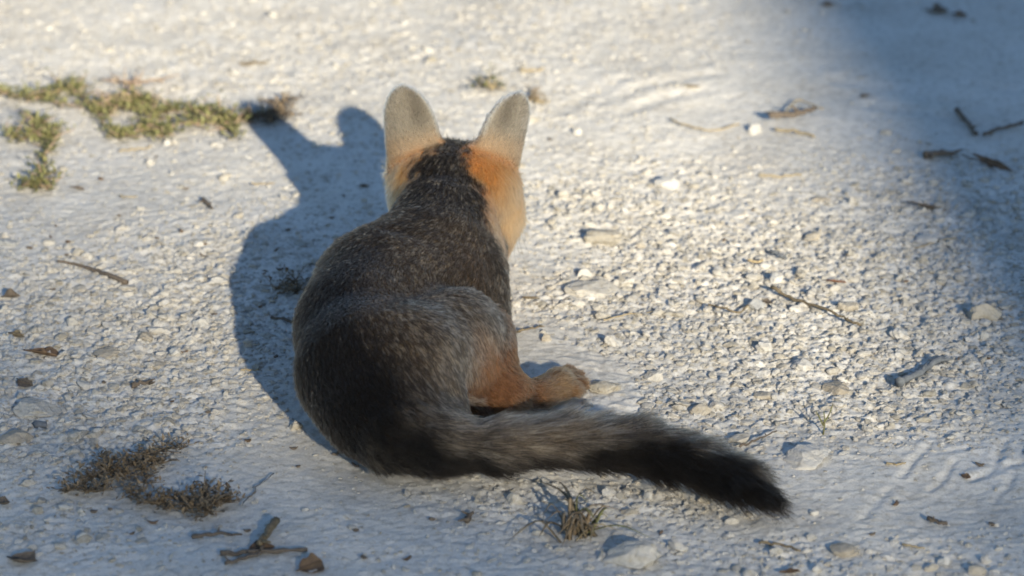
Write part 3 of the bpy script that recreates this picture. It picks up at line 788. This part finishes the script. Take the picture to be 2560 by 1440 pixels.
# torso, chest to rump: pixel, height above ground, radius with fur
T = [(1112, 660, .088, .055), (1052, 690, .083, .064), (958, 745, .079, .067), (913, 825, .073, .064), (918, 930, .066, .063), (945, 1015, .054, .052)]
TP = [g(x, y, z) for x, y, z, r in T]
for i in range(len(T) - 1): cap('body', TP[i], TP[i + 1], T[i][3], T[i + 1][3], k=.025)
cap('body', g(1000, 800, .068), g(1085, 765, .068), .064, .062, flow=TP[4] - TP[1])                          # belly and ribs on the right
cap('body', g(1120, 720, .075), g(1170, 760, .06), .05, .042, flow=(-.1, -1, -.3))                          # right shoulder
cap('body', g(1182, 690, .075), g(1214, 815, .040), .030, .027, flow=(.1, -.6, -.8), k=.012)               # upper foreleg to elbow
cap('leg', g(1205, 810, .03), g(1195, 640, .02), .022, .016, flow=(0, 1, 0))                               # right forearm, stretched ahead
cap('leg', g(1195, 640, .018), g(1190, 600, .016), .017, .017, flow=(0, 1, 0))
cap('leg', g(1080, 720, .03), g(1075, 640, .02), .022, .016, flow=(0, 1, 0))
cap('leg', g(1075, 640, .018), g(1078, 605, .016), .017, .017, flow=(0, 1, 0))
# right thigh lying uppermost, shank and hind foot pushed out to the right
HIP, KNEE, HOCK = g(1040, 890, .084), g(1195, 850, .058), g(1262, 985, .026)
cap('thigh', HIP, g(1130, 838, .078), .048, .045, flow=(.5, -.5, -.6), k=.024)
cap('thigh', g(1130, 838, .078), KNEE, .045, .036, flow=(.5, -.5, -.6), k=.020)
cap('thigh', HIP, g(1150, 930, .055), .046, .034, flow=(.6, -.4, -.6), k=.014)
cap('leg', KNEE, HOCK, .034, .021, k=.016)
cap('leg', g(1170, 930, .045), HOCK, .030, .021, k=.016)
cap('leg', HOCK, g(1345, 988, .016), .021, .0155, k=.010)
cap('leg', g(1345, 988, .016), g(1395, 962, .017), .0150, .0180, k=.010)
for dx, dy in ((-14, -20), (6, -8), (14, 10), (2, 24)):                                                                # toes
    cap('leg', g(1405, 958, .016), g(1436 + dx, 952 + dy, .012), .0125, .0098, k=.003)
cap('body', g(838, 955, .042), g(860, 985, .04), .031, .034, flow=(-.1, -1, -.3), k=.014)                   # left haunch beneath
cap('leg', g(1040, 985, .022), g(1225, 1012, .014), .020, .013, k=.008)                                     # left hind foot under the body
cap('body', g(985, 985, .058), g(1060, 1035, .048), .050, .044, flow=(.6, -.6, -.4), k=.03)                       # rump flowing into the tail root
# tail
TL = [(915, 1015, .052, .044), (990, 1080, .044, .040), (1090, 1110, .039, .036), (1230, 1116, .037, .034), (1400, 1106, .036, .032), (1580, 1116, .035, .0315), (1730, 1154, .032, .0295), (1840, 1200, .028, .026), (1905, 1240, .022, .019)]
TLP = [g(x, y, z) for x, y, z, r in TL]
for i in range(len(TL) - 1): cap('tail', TLP[i], TLP[i + 1], max(TL[i][3], .0195), max(TL[i + 1][3], .0195), k=(.03, .03, .02, .01)[i] if i < 4 else .004)
# neck and head
HD = gy(1140, 468, -.055)
FACE = np.array([.30, .93, -.20]); FACE /= np.linalg.norm(FACE)
FSIDE = np.cross(FACE, [0, 0, 1.0]); FSIDE /= np.linalg.norm(FSIDE); FUP = np.cross(FSIDE, FACE)
BACK = np.array([-.1, -.75, -.6])
NK = [g(1090, 640, .095), gy(1108, 575, -.115), gy(1128, 520, -.075)]
cap('neck', NK[1], NK[0], .052, .056, flow=BACK, k=.02)
cap('neck', NK[2], NK[1], .051, .053, flow=BACK, k=.02)
PR.append(dict(kind='ell', reg='head', c=HD, ax=np.stack([FSIDE, FACE, FUP]), r=np.array([.060, .052, .046]) - FUR_T['head'], flow=BACK / np.linalg.norm(BACK), k=.018))
cap('head', gy(1225, 470, -.045), gy(1232, 540, -.045), .030, .029, flow=(.3, -.5, -.8), k=.016)          # right cheek and ruff
cap('head', gy(1232, 540, -.045), gy(1222, 600, -.05), .027, .018, flow=(0, -.4, -.9), k=.016)
cap('neck', gy(1218, 600, -.055), g(1188, 690, .085), .025, .030, flow=BACK, k=.016)
cap('head', gy(1040, 450, -.045), gy(1040, 515, -.05), .029, .026, flow=(-.3, -.5, -.8), k=.016)          # left cheek
cap('head', HD + FACE * .030 - FUP * .010, HD + FACE * .095 - FUP * .026, .036, .015, flow=-FACE, k=.016)  # muzzle
cap('head', HD + FACE * .05 - FUP * .03, HD + FACE * .085 - FUP * .036, .018, .010, flow=-FACE, k=.012)    # lower jaw

EARS = []
def ear(tip, base, w, turn, side):
    tip, base = np.asarray(tip), np.asarray(base)
    A = tip - base; H = np.linalg.norm(A); A /= H
    view = np.array([math.sin(turn), -math.cos(turn), .15]); view -= A * (view @ A); C = view / np.linalg.norm(view)   # out of the ear's back
    B = np.cross(A, C)
    e = dict(kind='ear', reg='ear', base=base, A=A, B=B, C=C, H=H, w=w, flow=A, k=.010, cup=11.0, side=side)
    PR.append(e); EARS.append(e)
ear(gy(1000, 221, -.050), gy(1040, 402, -.052), .0262, -.15, -1)
ear(gy(1310, 238, -.036), gy(1252, 400, -.048), .0268, .75, 1)

def prim_dist(p, P):
    if p['kind'] == 'cap':
        ab = p['b'] - p['a']; t = np.clip((P - p['a']) @ ab / (ab @ ab + 1e-12), 0, 1)
        return np.linalg.norm(P - p['a'] - t[..., None] * ab, axis=-1) - (p['ra'] + (p['rb'] - p['ra']) * t)
    if p['kind'] == 'ell':
        q = (P - p['c']) @ p['ax'].T
        k0 = np.linalg.norm(q / p['r'], axis=-1); k1 = np.linalg.norm(q / p['r'] ** 2, axis=-1)
        return k0 * (k0 - 1) / (k1 + 1e-9)
    d = P - p['base']; a, b, c = d @ p['A'], d @ p['B'], d @ p['C']
    t = np.clip(a / p['H'], -.4, 1)
    w = p['w'] * np.power(np.clip(1 - np.clip(t, 0, 1) ** 3.2, 0, 1), .60) * (1 + .12 * np.clip(1 - t / .35, 0, 1) ** 1.5)
    c0 = -p['cup'] * b * b - .10 * np.clip(a, 0, None)
    e1 = np.abs(c - c0) * .85 - (.0038 - .0010 * np.clip(t, 0, 1)); e2 = (np.abs(b) - w) * .8; e3 = np.maximum(-.012 - a, a - p['H'])
    q1, q2 = np.maximum(e1, 0), np.maximum(e2, 0)
    return np.maximum(np.hypot(q1, q2) + np.minimum(np.maximum(e1, e2), 0), e3) - .0006

def bbox(p, m):
    if p['kind'] == 'cap':
        r = max(p['ra'], p['rb']) + m; return np.minimum(p['a'], p['b']) - r, np.maximum(p['a'], p['b']) + r
    if p['kind'] == 'ell': return p['c'] - p['r'].max() - m, p['c'] + p['r'].max() + m
    t = p['base'] + p['A'] * p['H']; r = .05 + m; return np.minimum(p['base'], t) - r, np.maximum(p['base'], t) + r

def surface_nets(F, org, h):
    S = F < 0; n = np.array(F.shape) - 1
    acc = np.zeros((*n, 3), np.float32); cnt = np.zeros(n, np.int16)
    cor = [(i, j, k) for i in (0, 1) for j in (0, 1) for k in (0, 1)]
    sl = lambda c: tuple(slice(c[d], c[d] + n[d]) for d in range(3))
    for a in cor:
        for ax in range(3):
            if a[ax]: continue
            b = list(a); b[ax] = 1; Fa, Fb = F[sl(a)], F[sl(b)]
            m = S[sl(a)] != S[sl(b)]
            t = Fa[m] / (Fa[m] - Fb[m] + 1e-12)
            pos = np.tile(np.array(a, np.float32), (len(t), 1)); pos[:, ax] += t
            acc[m] += pos; cnt[m] += 1
    act = cnt > 0; vid = np.full(n, -1, np.int64); vid[act] = np.arange(act.sum())
    V = (np.argwhere(act) + acc[act] / cnt[act][:, None]) * h + org
    Q = []
    for ax in range(3):
        o1, o2 = (ax + 1) % 3, (ax + 2) % 3
        lo = [slice(None)] * 3; hi = [slice(None)] * 3; lo[ax] = slice(0, -1); hi[ax] = slice(1, None)
        d = S[tuple(lo)] != S[tuple(hi)]; idx = np.argwhere(d); inside = S[tuple(lo)][d]
        ok = (idx[:, o1] > 0) & (idx[:, o2] > 0) & (idx[:, o1] < n[o1]) & (idx[:, o2] < n[o2]); idx, inside = idx[ok], inside[ok]
        def at(d1, d2):
            q = idx.copy(); q[:, o1] -= d1; q[:, o2] -= d2; return vid[q[:, 0], q[:, 1], q[:, 2]]
        q = np.stack([at(1, 1), at(0, 1), at(0, 0), at(1, 0)], 1); q[~inside] = q[~inside][:, ::-1]; Q.append(q)
    Q = np.vstack(Q); return V, Q[(Q >= 0).all(1)]

def build_body():
    h = .0023; lo = np.array([-.235, -.56, -.012]); hi = np.array([.30, .10, .262])
    n = np.ceil((hi - lo) / h).astype(int)
    F = np.full(n, .05, np.float32)
    for p in PR:
        a, b = bbox(p, .03); i0 = np.clip(((a - lo) / h).astype(int), 0, n); i1 = np.clip(((b - lo) / h).astype(int) + 1, 0, n)
        if (i1 <= i0).any(): continue
        ax = [lo[d] + h * np.arange(i0[d], i1[d]) for d in range(3)]
        P = np.stack(np.meshgrid(*ax, indexing='ij'), -1)
        D = prim_dist(p, P).astype(np.float32); s = tuple(slice(i0[d], i1[d]) for d in range(3)); f = F[s]; k = p['k']
        q = np.clip(k - np.abs(f - D), 0, None) / k
        F[s] = np.minimum(f, D) - q * q * k * .25
    for pts, dep, wid in FOLDS:                       # skin folds pressed into the coat
        Q = np.array([g(*q) for q in pts]); a, b = Q.min(0) - .03, Q.max(0) + .03
        i0 = np.clip(((a - lo) / h).astype(int), 0, n); i1 = np.clip(((b - lo) / h).astype(int) + 1, 0, n)
        P = np.stack(np.meshgrid(*[lo[d] + h * np.arange(i0[d], i1[d]) for d in range(3)], indexing='ij'), -1); dd = np.full(P.shape[:3], 9.0)
        for u, v in zip(Q[:-1], Q[1:]):
            e = v - u; t = np.clip((P - u) @ e / (e @ e), 0, 1); dd = np.minimum(dd, np.linalg.norm(P - u - t[..., None] * e, axis=-1))
        s = tuple(slice(i0[d], i1[d]) for d in range(3)); F[s] += (dep * np.exp(-(dd / wid) ** 2)).astype(np.float32)
    return surface_nets(F, lo, h)
FOLDS = [([(1030, 708, .130), (1120, 700, .125), (1180, 715, .110), (1220, 745, .085)], .006, .010),
         ([(1120, 585, .145), (1180, 640, .128), (1215, 705, .105), (1225, 760, .085)], .011, .009),
         ([(985, 560, .150), (1080, 572, .150), (1140, 600, .140)], .007, .010),
         ([(1060, 850, .125), (1090, 920, .105), (1130, 985, .07)], .006, .010)]

def mixv(a, b, t): return a * (1 - t[:, None]) + b * t[:, None]
def smooth(x, a, b):
    t = np.clip((x - a) / (b - a), 0, 1); return t * t * (3 - 2 * t)

DORSAL_PX = [(1140, 372), (1110, 450), (1050, 535), (955, 580), (870, 650), (825, 740), (822, 820), (855, 890), (905, 965), (955, 1045), (1010, 1118), (1100, 1168), (1250, 1184)]
RIDGE_PX = [(1010, 1125), (1100, 1172), (1250, 1188), (1400, 1172), (1500, 1155), (1600, 1150), (1750, 1180), (1850, 1222), (1915, 1250)]
def poly_dist(P, Q):
    d = np.full(len(P), 9.0); s = np.zeros(len(P))
    for i, (u, v) in enumerate(zip(Q[:-1], Q[1:])):
        e = v - u; t = np.clip((P - u) @ e / (e @ e), 0, 1); dd = np.linalg.norm(P - u - t[:, None] * e, axis=1)
        m = dd < d; d[m] = dd[m]; s[m] = i + t[m]
    return d, s

def fur_material():
    m = bpy.data.materials.new('fox_fur'); m.use_nodes = True; nt = m.node_tree
    nt.nodes.remove(nt.nodes['Principled BSDF'])
    h = nt.nodes.new('ShaderNodeBsdfHairPrincipled'); h.parametrization = 'COLOR'
    at = nt.nodes.new('ShaderNodeAttribute'); at.attribute_name = 'coat'
    nt.links.new(at.outputs['Color'], h.inputs['Color'])
    h.inputs['IOR'].default_value = 1.28; h.inputs['Roughness'].default_value = .6; h.inputs['Radial Roughness'].default_value = .65
    if 'Coat' in h.inputs: h.inputs['Coat'].default_value = 0
    nt.links.new(h.outputs[0], nt.nodes['Material Output'].inputs[0])
    return m

def skin_material():
    m, nt, b = mat('fox_skin')
    at = nt.nodes.new('ShaderNodeAttribute'); at.attribute_name = 'coat'
    nt.links.new(at.outputs['Color'], b.inputs['Base Color']); b.inputs['Roughness'].default_value = .9; b.inputs['Specular IOR Level'].default_value = .1
    return m

ORANGE = np.array([.36, .155, .05]); PALEOR = np.array([.48, .30, .165]); BEIGE = np.array([.32, .28, .22]); BLACK = np.array([.010, .0076, .0058])
GREYL = np.array([.32, .268, .20]); GREYM = np.array([.082, .060, .041]); WHITE = np.array([.60, .56, .48]); RUST = np.array([.120, .052, .021])

def make_fox():
    rng = np.random.default_rng(17)
    V, Q = build_body()
    E2 = np.concatenate([Q[:, [0, 1]], Q[:, [1, 2]], Q[:, [2, 3]], Q[:, [3, 0]]]); E2 = np.concatenate([E2, E2[:, ::-1]])
    for _ in range(4):
        deg = np.bincount(E2[:, 0], minlength=len(V))[:, None]
        V = .45 * V + .55 * np.stack([np.bincount(E2[:, 0], V[E2[:, 1], q], len(V)) for q in range(3)], 1) / deg
    # regions and flow at each vertex
    D = np.stack([prim_dist(p, V) for p in PR], 1)
    Wt = np.exp(-np.maximum(D - D.min(1, keepdims=True), 0) / .008); Wt /= Wt.sum(1, keepdims=True)
    REG = list(FUR_T); RW = np.zeros((len(V), len(REG)))
    for i, p in enumerate(PR): RW[:, REG.index(p['reg'])] += Wt[:, i]
    FL = Wt @ np.stack([p['flow'] for p in PR])
    me = raw_mesh('body', V, Q)
    nr = np.empty(len(V) * 3, np.float32); me.vertices.foreach_get('normal', nr); NR = nr.reshape(-1, 3).astype(float)
    R = {r: RW[:, i] for i, r in enumerate(REG)}
    vx, vy = to_px(V); dep = (V - CAM) @ FWD
    def snap(px, py):                      # the spot of the coat seen at a pixel
        m = np.hypot(vx - px, vy - py); k = np.where(m < max(9.0, m.min() + 4))[0]; return V[k[np.argmin(dep[k])]]
    DORSAL = np.array([snap(*q) for q in DORSAL_PX]); TAILRIDGE = np.array([snap(*q) for q in RIDGE_PX])
    dd, ds = poly_dist(V, DORSAL); td, ts = poly_dist(V, TAILRIDGE)
    # --- coat colour fields: light band colour, dark band colour, speckle share
    n = len(V); nz = lambda s, k: vnoise(V[:, 0] / s + V[:, 2] / s * .7, V[:, 1] / s + V[:, 2] / s * .6, k)
    lightc = np.tile(GREYL, (n, 1)); darkc = np.tile(GREYM * .55, (n, 1)); share = np.full(n, .30)
    cx = np.stack([np.interp(ds, range(len(DORSAL)), DORSAL[:, q]) for q in range(3)], 1); left_shade = smooth(-(V - cx) @ np.array([.93, -.2, .3]), -.004, .012)
    dd = dd * (1 - .55 * left_shade * (ds > 1.5))  # widens the dark coat leftward, painting in shade on the unlit side
    ridge = np.exp(-(dd / np.interp(ds, [0, 3, 5, 8, 10, 12], [.020, .024, .030, .030, .024, .014])) ** 2) * np.interp(ds, [0, 2, 3, 4, 5, 7, 9], [.5, .4, .35, .6, .85, 1, 1])
    lightc = mixv(lightc, GREYM, .55 * ridge); darkc = mixv(darkc, BLACK, np.clip(ridge + .25, 0, 1)); share = share * (1 - .88 * ridge)
    th = smooth(R['thigh'], .3, .8)
    share = share + .10 * th * (1 - ridge)
    low = np.clip(1 - V[:, 2] / .06, 0, 1)
    # rufous tinge behind the ribs and on the neck's right side
    rufp = np.exp(-(np.linalg.norm(V - snap(1200, 665), axis=1) / .028) ** 2) * .6 + np.exp(-(np.linalg.norm(V - snap(955, 735), axis=1) / .018) ** 2) * .35
    lightc = mixv(lightc, RUST * 1.3, np.clip(rufp, 0, 1))
    # legs
    lg = smooth(R['leg'], .25, .75)
    lg2 = np.clip(np.exp(-(np.linalg.norm(V - snap(1240, 945), axis=1) / .038) ** 2) * 1.2, 0, 1) * (R['tail'] < .3)
    lgm = np.clip(np.maximum(lg, lg2) + .35 * nz(.018, 31), 0, 1) * (np.maximum(lg, lg2) > .1)
    lightc = mixv(lightc, RUST * 1.35, lgm); darkc = mixv(darkc, RUST * .6, lgm); share = share * (1 - lgm) + .62 * lgm
    paw = np.exp(-(np.linalg.norm(V - snap(1415, 955), axis=1) / .024) ** 2)
    lightc = mixv(lightc, np.array([.24, .16, .09]), paw); darkc = mixv(darkc, np.array([.13, .08, .042]), paw)
    # head: orange sides, dark speckled crown and nape
    hd = smooth(R['head'] + R['ear'], .25, .7)
    q = V - HD; sx, sf, sz = q @ FSIDE, q @ FACE, q @ FUP
    pale = smooth(np.abs(sx), .040, .066)
    oc = mixv(np.tile(ORANGE, (n, 1)), PALEOR, np.clip(pale * .8 + .25 * nz(.012, 33), 0, 1))
    nk = np.array([NK[0], NK[1], NK[2], HD + FUP * .03 - FACE * .03, HD + FUP * .046, HD + FUP * .03 + FACE * .05])
    nd, ns = poly_dist(V, nk + np.array([[0, -.03, .04], [-.004, -.035, .035], [-.009, -.035, .03], [-.006, 0, 0], [-.002, 0, 0], [0, 0, 0]]))
    wid = np.interp(ns, [0, 1, 2, 3, 4, 5], [.085, .056, .035, .024, .016, .010])
    nape = 1 - smooth(nd + .014 * nz(.012, 34) + .020 * nz(.004, 38), wid * .75, wid * 1.15)
    ruff = smooth(sx, .028, .045) * smooth(V[:, 2], .085, .10) * smooth(R['neck'] + R['head'], .4, .8)
    om = np.clip(np.maximum(hd, ruff * .8) * (1 - nape), 0, 1)
    lightc = mixv(lightc, oc, om); darkc = mixv(darkc, oc * .55, om); share = share * (1 - om) + .76 * om
    nm = nape * smooth(R['neck'] + R['head'], .3, .7)
    lightc = mixv(lightc, GREYL * 1.0, nm); darkc = mixv(darkc, BLACK * 1.2, nm); share = share * (1 - nm) + .24 * nm
    # ears
    for e in EARS:
        m = smooth(Wt[:, [q is e for q in PR].index(True)], .3, .7); a = ((V - e['base']) @ e['A']) / e['H']; b = ((V - e['base']) @ e['B']) / e['w']
        inner = ((V - e['base']) @ e['C']) < -e['cup'] * ((V - e['base']) @ e['B']) ** 2 - .10 * np.clip(a, 0, 1) * e['H']
        col = mixv(np.tile(np.array([.40, .28, .175]), (n, 1)), np.tile(BEIGE, (n, 1)), smooth(a, .12, .5))
        dk = np.exp(-((b + .45 * e['side']) / .35) ** 2) * smooth(a, .25, .6) * .55  # darker inner half; on the right ear it paints in side shade
        col = mixv(col, np.array([.06, .052, .042]), dk)
        rim = smooth(np.abs(b) / np.power(np.clip(1 - np.clip(a, 0, 1) ** 3.2, .02, 1), .60), .93, 1.02) * smooth(a, .2, .4) + smooth(a, .975, 1.0)
        col = mixv(col, WHITE, np.clip(rim, 0, 1) * .85)
        col = mixv(col, np.array([.55, .45, .38]), inner.astype(float) * .7)
        lightc = mixv(lightc, col, m); darkc = mixv(darkc, col * .45, m); share = share * (1 - m) + .72 * m
    # tail: grizzled, black ridge and tip
    tl = smooth(R['tail'], .3, .7)
    wr = np.interp(ts, range(9), [.022, .014, .011, .013, .017, .019, .019, .021, .024])
    tb = np.clip(1 - smooth(td + .008 * nz(.008, 36), wr * .6, wr * 1.25), 0, 1); tipm = smooth(ts, 7.3, 8)
    tb = np.maximum(np.maximum(tb, tipm) * tl, ridge * smooth(ds, 6.5, 9) * (1 - smooth(ds, 10.5, 12)))
    lightc = mixv(lightc, GREYL * 1.0, tl); lightc = mixv(lightc, BLACK * .8, tb); darkc = mixv(darkc, BLACK * .8, tb); share = share * (1 - tl) + .42 * tl
    # belly pale
    bl = smooth(-NR[:, 2], .35, .8) * (1 - tl); lightc = mixv(lightc, WHITE * .8, bl * .7)
    skin = np.column_stack([mixv(darkc, lightc, share * .3) * .6, np.ones(n)]).astype(np.float32)
    ca = me.color_attributes.new('coat', 'FLOAT_COLOR', 'POINT'); ca.data.foreach_set('color', skin.ravel())
    root = link('fox', None, None, loc=(float(TP[3][0]), float(TP[3][1]), 0)); org = np.array(root.location)
    tag(root, 'grey fox lying curled on pale gravel with back turned and bushy black tipped tail', 'fox')
    bo = link('body', me, skin_material(), root, loc=-Vector(root.location))
    # --- fur strands
    tri = np.concatenate([Q[:, [0, 1, 2]], Q[:, [0, 2, 3]]]); A, B, C = V[tri[:, 0]], V[tri[:, 1]], V[tri[:, 2]]
    area = .5 * np.linalg.norm(np.cross(B - A, C - A), axis=1)
    up = (NR[tri].mean(1)[:, 2] > -.75) | (V[tri].mean(1)[:, 2] > .03)
    mat_f = fur_material()
    regs = dict(body_fur=(('body', 'neck', 'thigh'), 1.5e6, .0110, .00016), head_fur=(('head',), 1.6e6, .0130, .00014), leg_fur=(('leg',), 1.6e6, .0080, .00014), tail_fur=(('tail',), 1.5e6, .030, .00018), ear_fur=(('ear',), 2.2e6, .0052, .00010))
    domreg = np.argmax(RW, 1)[tri[:, 0]]
    jobs = []
    for nm_, (rs, dens, L, rad) in regs.items():
        sel = np.isin(domreg, [REG.index(r) for r in rs]) & up
        if nm_ == 'ear_fur':
            side = (V[tri[:, 0]] @ np.array([1.0, 0, 0])) < (.5 * (EARS[0]['base'] + EARS[1]['base']))[0]
            jobs += [('ear_fur', sel & side, dens, L, rad), ('ear_fur', sel & ~side, dens, L, rad)]
        else: jobs.append((nm_, sel, dens, L, rad))
    KP = 6; total = 0
    for nm_, sel, dens, L0, rad in jobs:
        ti = np.where(sel)[0]; ar = area[ti]; N = int(ar.sum() * dens); total += N
        pick = rng.choice(ti, N, p=ar / ar.sum()); u = rng.uniform(0, 1, (N, 2)); fl = u.sum(1) > 1; u[fl] = 1 - u[fl]
        w = np.column_stack([1 - u.sum(1), u]); T3 = tri[pick]
        lerp = lambda X: (X[T3] * w.reshape(N, 3, *([1] * (X.ndim - 1)))).sum(1)
        P, Nn, Fd = lerp(V), lerp(NR), lerp(FL)
        Nn /= np.linalg.norm(Nn, axis=1)[:, None] + 1e-9
        Fd = Fd - Nn * (Fd * Nn).sum(1)[:, None]; Fd /= np.linalg.norm(Fd, axis=1)[:, None] + 1e-6
        lc, dc, sh = lerp(lightc), lerp(darkc), lerp(share)
        # clumping: strands lean together and share tone in little locks
        cell = .0024 if nm_ != 'tail_fur' else .0062
        key = np.floor(P / cell + .18 * rng.normal(size=P.shape)).astype(np.int64)
        hk = lambda s: _hash(key[:, 0] + 57 * key[:, 2], key[:, 1] + 131 * key[:, 2], s)
        lock = np.stack([hk(1), hk(2), hk(3)], 1) - .5
        Ln = L0 * rng.uniform(.65, 1.15, N) * (.8 + .4 * hk(4))
        lift = {'body_fur': .34, 'head_fur': .40, 'leg_fur': .25, 'tail_fur': .5, 'ear_fur': .36}[nm_]
        if nm_ == 'tail_fur':
            _, tss = poly_dist(P, TAILRIDGE); Ln *= np.interp(tss, [0, 1, 2, 4, 7, 8], [.5, .65, .85, 1.0, 1.05, 1.0]); lift = np.interp(tss, [0, 1.5, 3, 7, 8], [.32, .36, .46, .50, .38])[:, None]
        if nm_ == 'ear_fur':
            pass
        jit = .15 if nm_ != 'tail_fur' else .17
        d0 = Nn * (lift * 1.5) + Fd + lock * jit * 1.6 + rng.normal(0, jit * .55, (N, 3)); d0 /= np.linalg.norm(d0, axis=1)[:, None]
        d1 = Nn * (lift * .55) + Fd + lock * jit * 2.2 + rng.normal(0, jit * .6, (N, 3)); d1[:, 2] -= .10; d1 /= np.linalg.norm(d1, axis=1)[:, None]
        s = np.linspace(0, 1, KP)[None, :, None]
        pts = P[:, None] - Nn[:, None] * .0008 + Ln[:, None, None] * (s * d0[:, None] * (1 - .5 * s) + .5 * s * s * d1[:, None])
        pts[..., 2] = np.maximum(pts[..., 2], .0015)
        rr = rad * np.array([1.0, 1.05, .95, .8, .55, .15])[None] * rng.uniform(.7, 1.3, (N, 1))
        # banded hairs: dark root, pale band, dark tip
        kt = np.floor(P / (.0032 if nm_ == 'tail_fur' else .0021)).astype(np.int64); tone = (.52 if nm_ == 'tail_fur' else .66) * _hash(kt[:, 0] + 57 * kt[:, 2], kt[:, 1] + 131 * kt[:, 2], 7); tone = tone + (1 - (.52 if nm_ == 'tail_fur' else .66)) * rng.uniform(0, 1, N)
        isl = smooth(sh - tone, -.10, .10)
        band = np.array([.25, .35, .7, 1.0, .85, .35])[None] * (1 - .0 * sh[:, None])
        full = np.clip((sh - .6) / .12, 0, 1)[:, None]
        band = band * (1 - full) + full
        f = (isl[:, None] * band)[..., None]
        colr = dc[:, None] * (1 - f) + lc[:, None] * f
        colr = colr * rng.uniform(.75, 1.25, (N, 1, 1))
        cu = bpy.data.hair_curves.new(nm_); cu.add_curves([KP] * N)
        cu.attributes['position'].data.foreach_set('vector', (pts - org).astype(np.float32).ravel())
        ra = cu.attributes.get('radius') or cu.attributes.new('radius', 'FLOAT', 'POINT'); ra.data.foreach_set('value', rr.astype(np.float32).ravel())
        at = cu.attributes.new('coat', 'FLOAT_COLOR', 'POINT'); at.data.foreach_set('color', np.concatenate([np.clip(colr, 0, .9), np.ones((N, KP, 1))], 2).astype(np.float32).ravel())
        cu.materials.append(mat_f)
        o = bpy.data.objects.new(nm_, cu); COL.objects.link(o); o.parent = root
    print('fur strands', total, 'body verts', len(V))
    # --- face details on the far side: nose, eyes; whiskers
    def ball(name, c, r, m, sq=(1, 1, 1)):
        return link(name, raw_mesh(name, ICO3[0] * r * np.array(sq), ICO3[1]), m, root, loc=c - org)
    dark = plain('fox_nose', (.012, .011, .010), (.008, .008, .008), rough=.35)
    ball('nose', HD + FACE * .111 - FUP * .024, .008, dark, (1.1, .8, .8))
    eye = plain('fox_eye', (.05, .03, .012), (.02, .012, .006), rough=.08)
    for s in (-1, 1): ball('eye', HD + FACE * .054 + FSIDE * s * .0285 + FUP * .006, .0075, eye)
    wm = plain('whisker', (.02, .018, .016), (.015, .013, .012), rough=.5)
    for k, (px, py, tx, ty) in enumerate(((1288, 575, 1312, 655), (1280, 590, 1300, 640), (1290, 560, 1318, 625), (1282, 600, 1290, 660))):
        a0 = HD + FACE * .085 + FSIDE * .014 - FUP * .028
        b0 = gy(tx, ty, a0[1] - .005)
        v, f = tube(spline([a0, (a0 + b0) / 2 + [.004, 0, .006], b0], 10) - org, np.linspace(.0003, .00012, 10), 5)
        link('whisker', raw_mesh('whisker', v, f), wm, root)
make_fox()
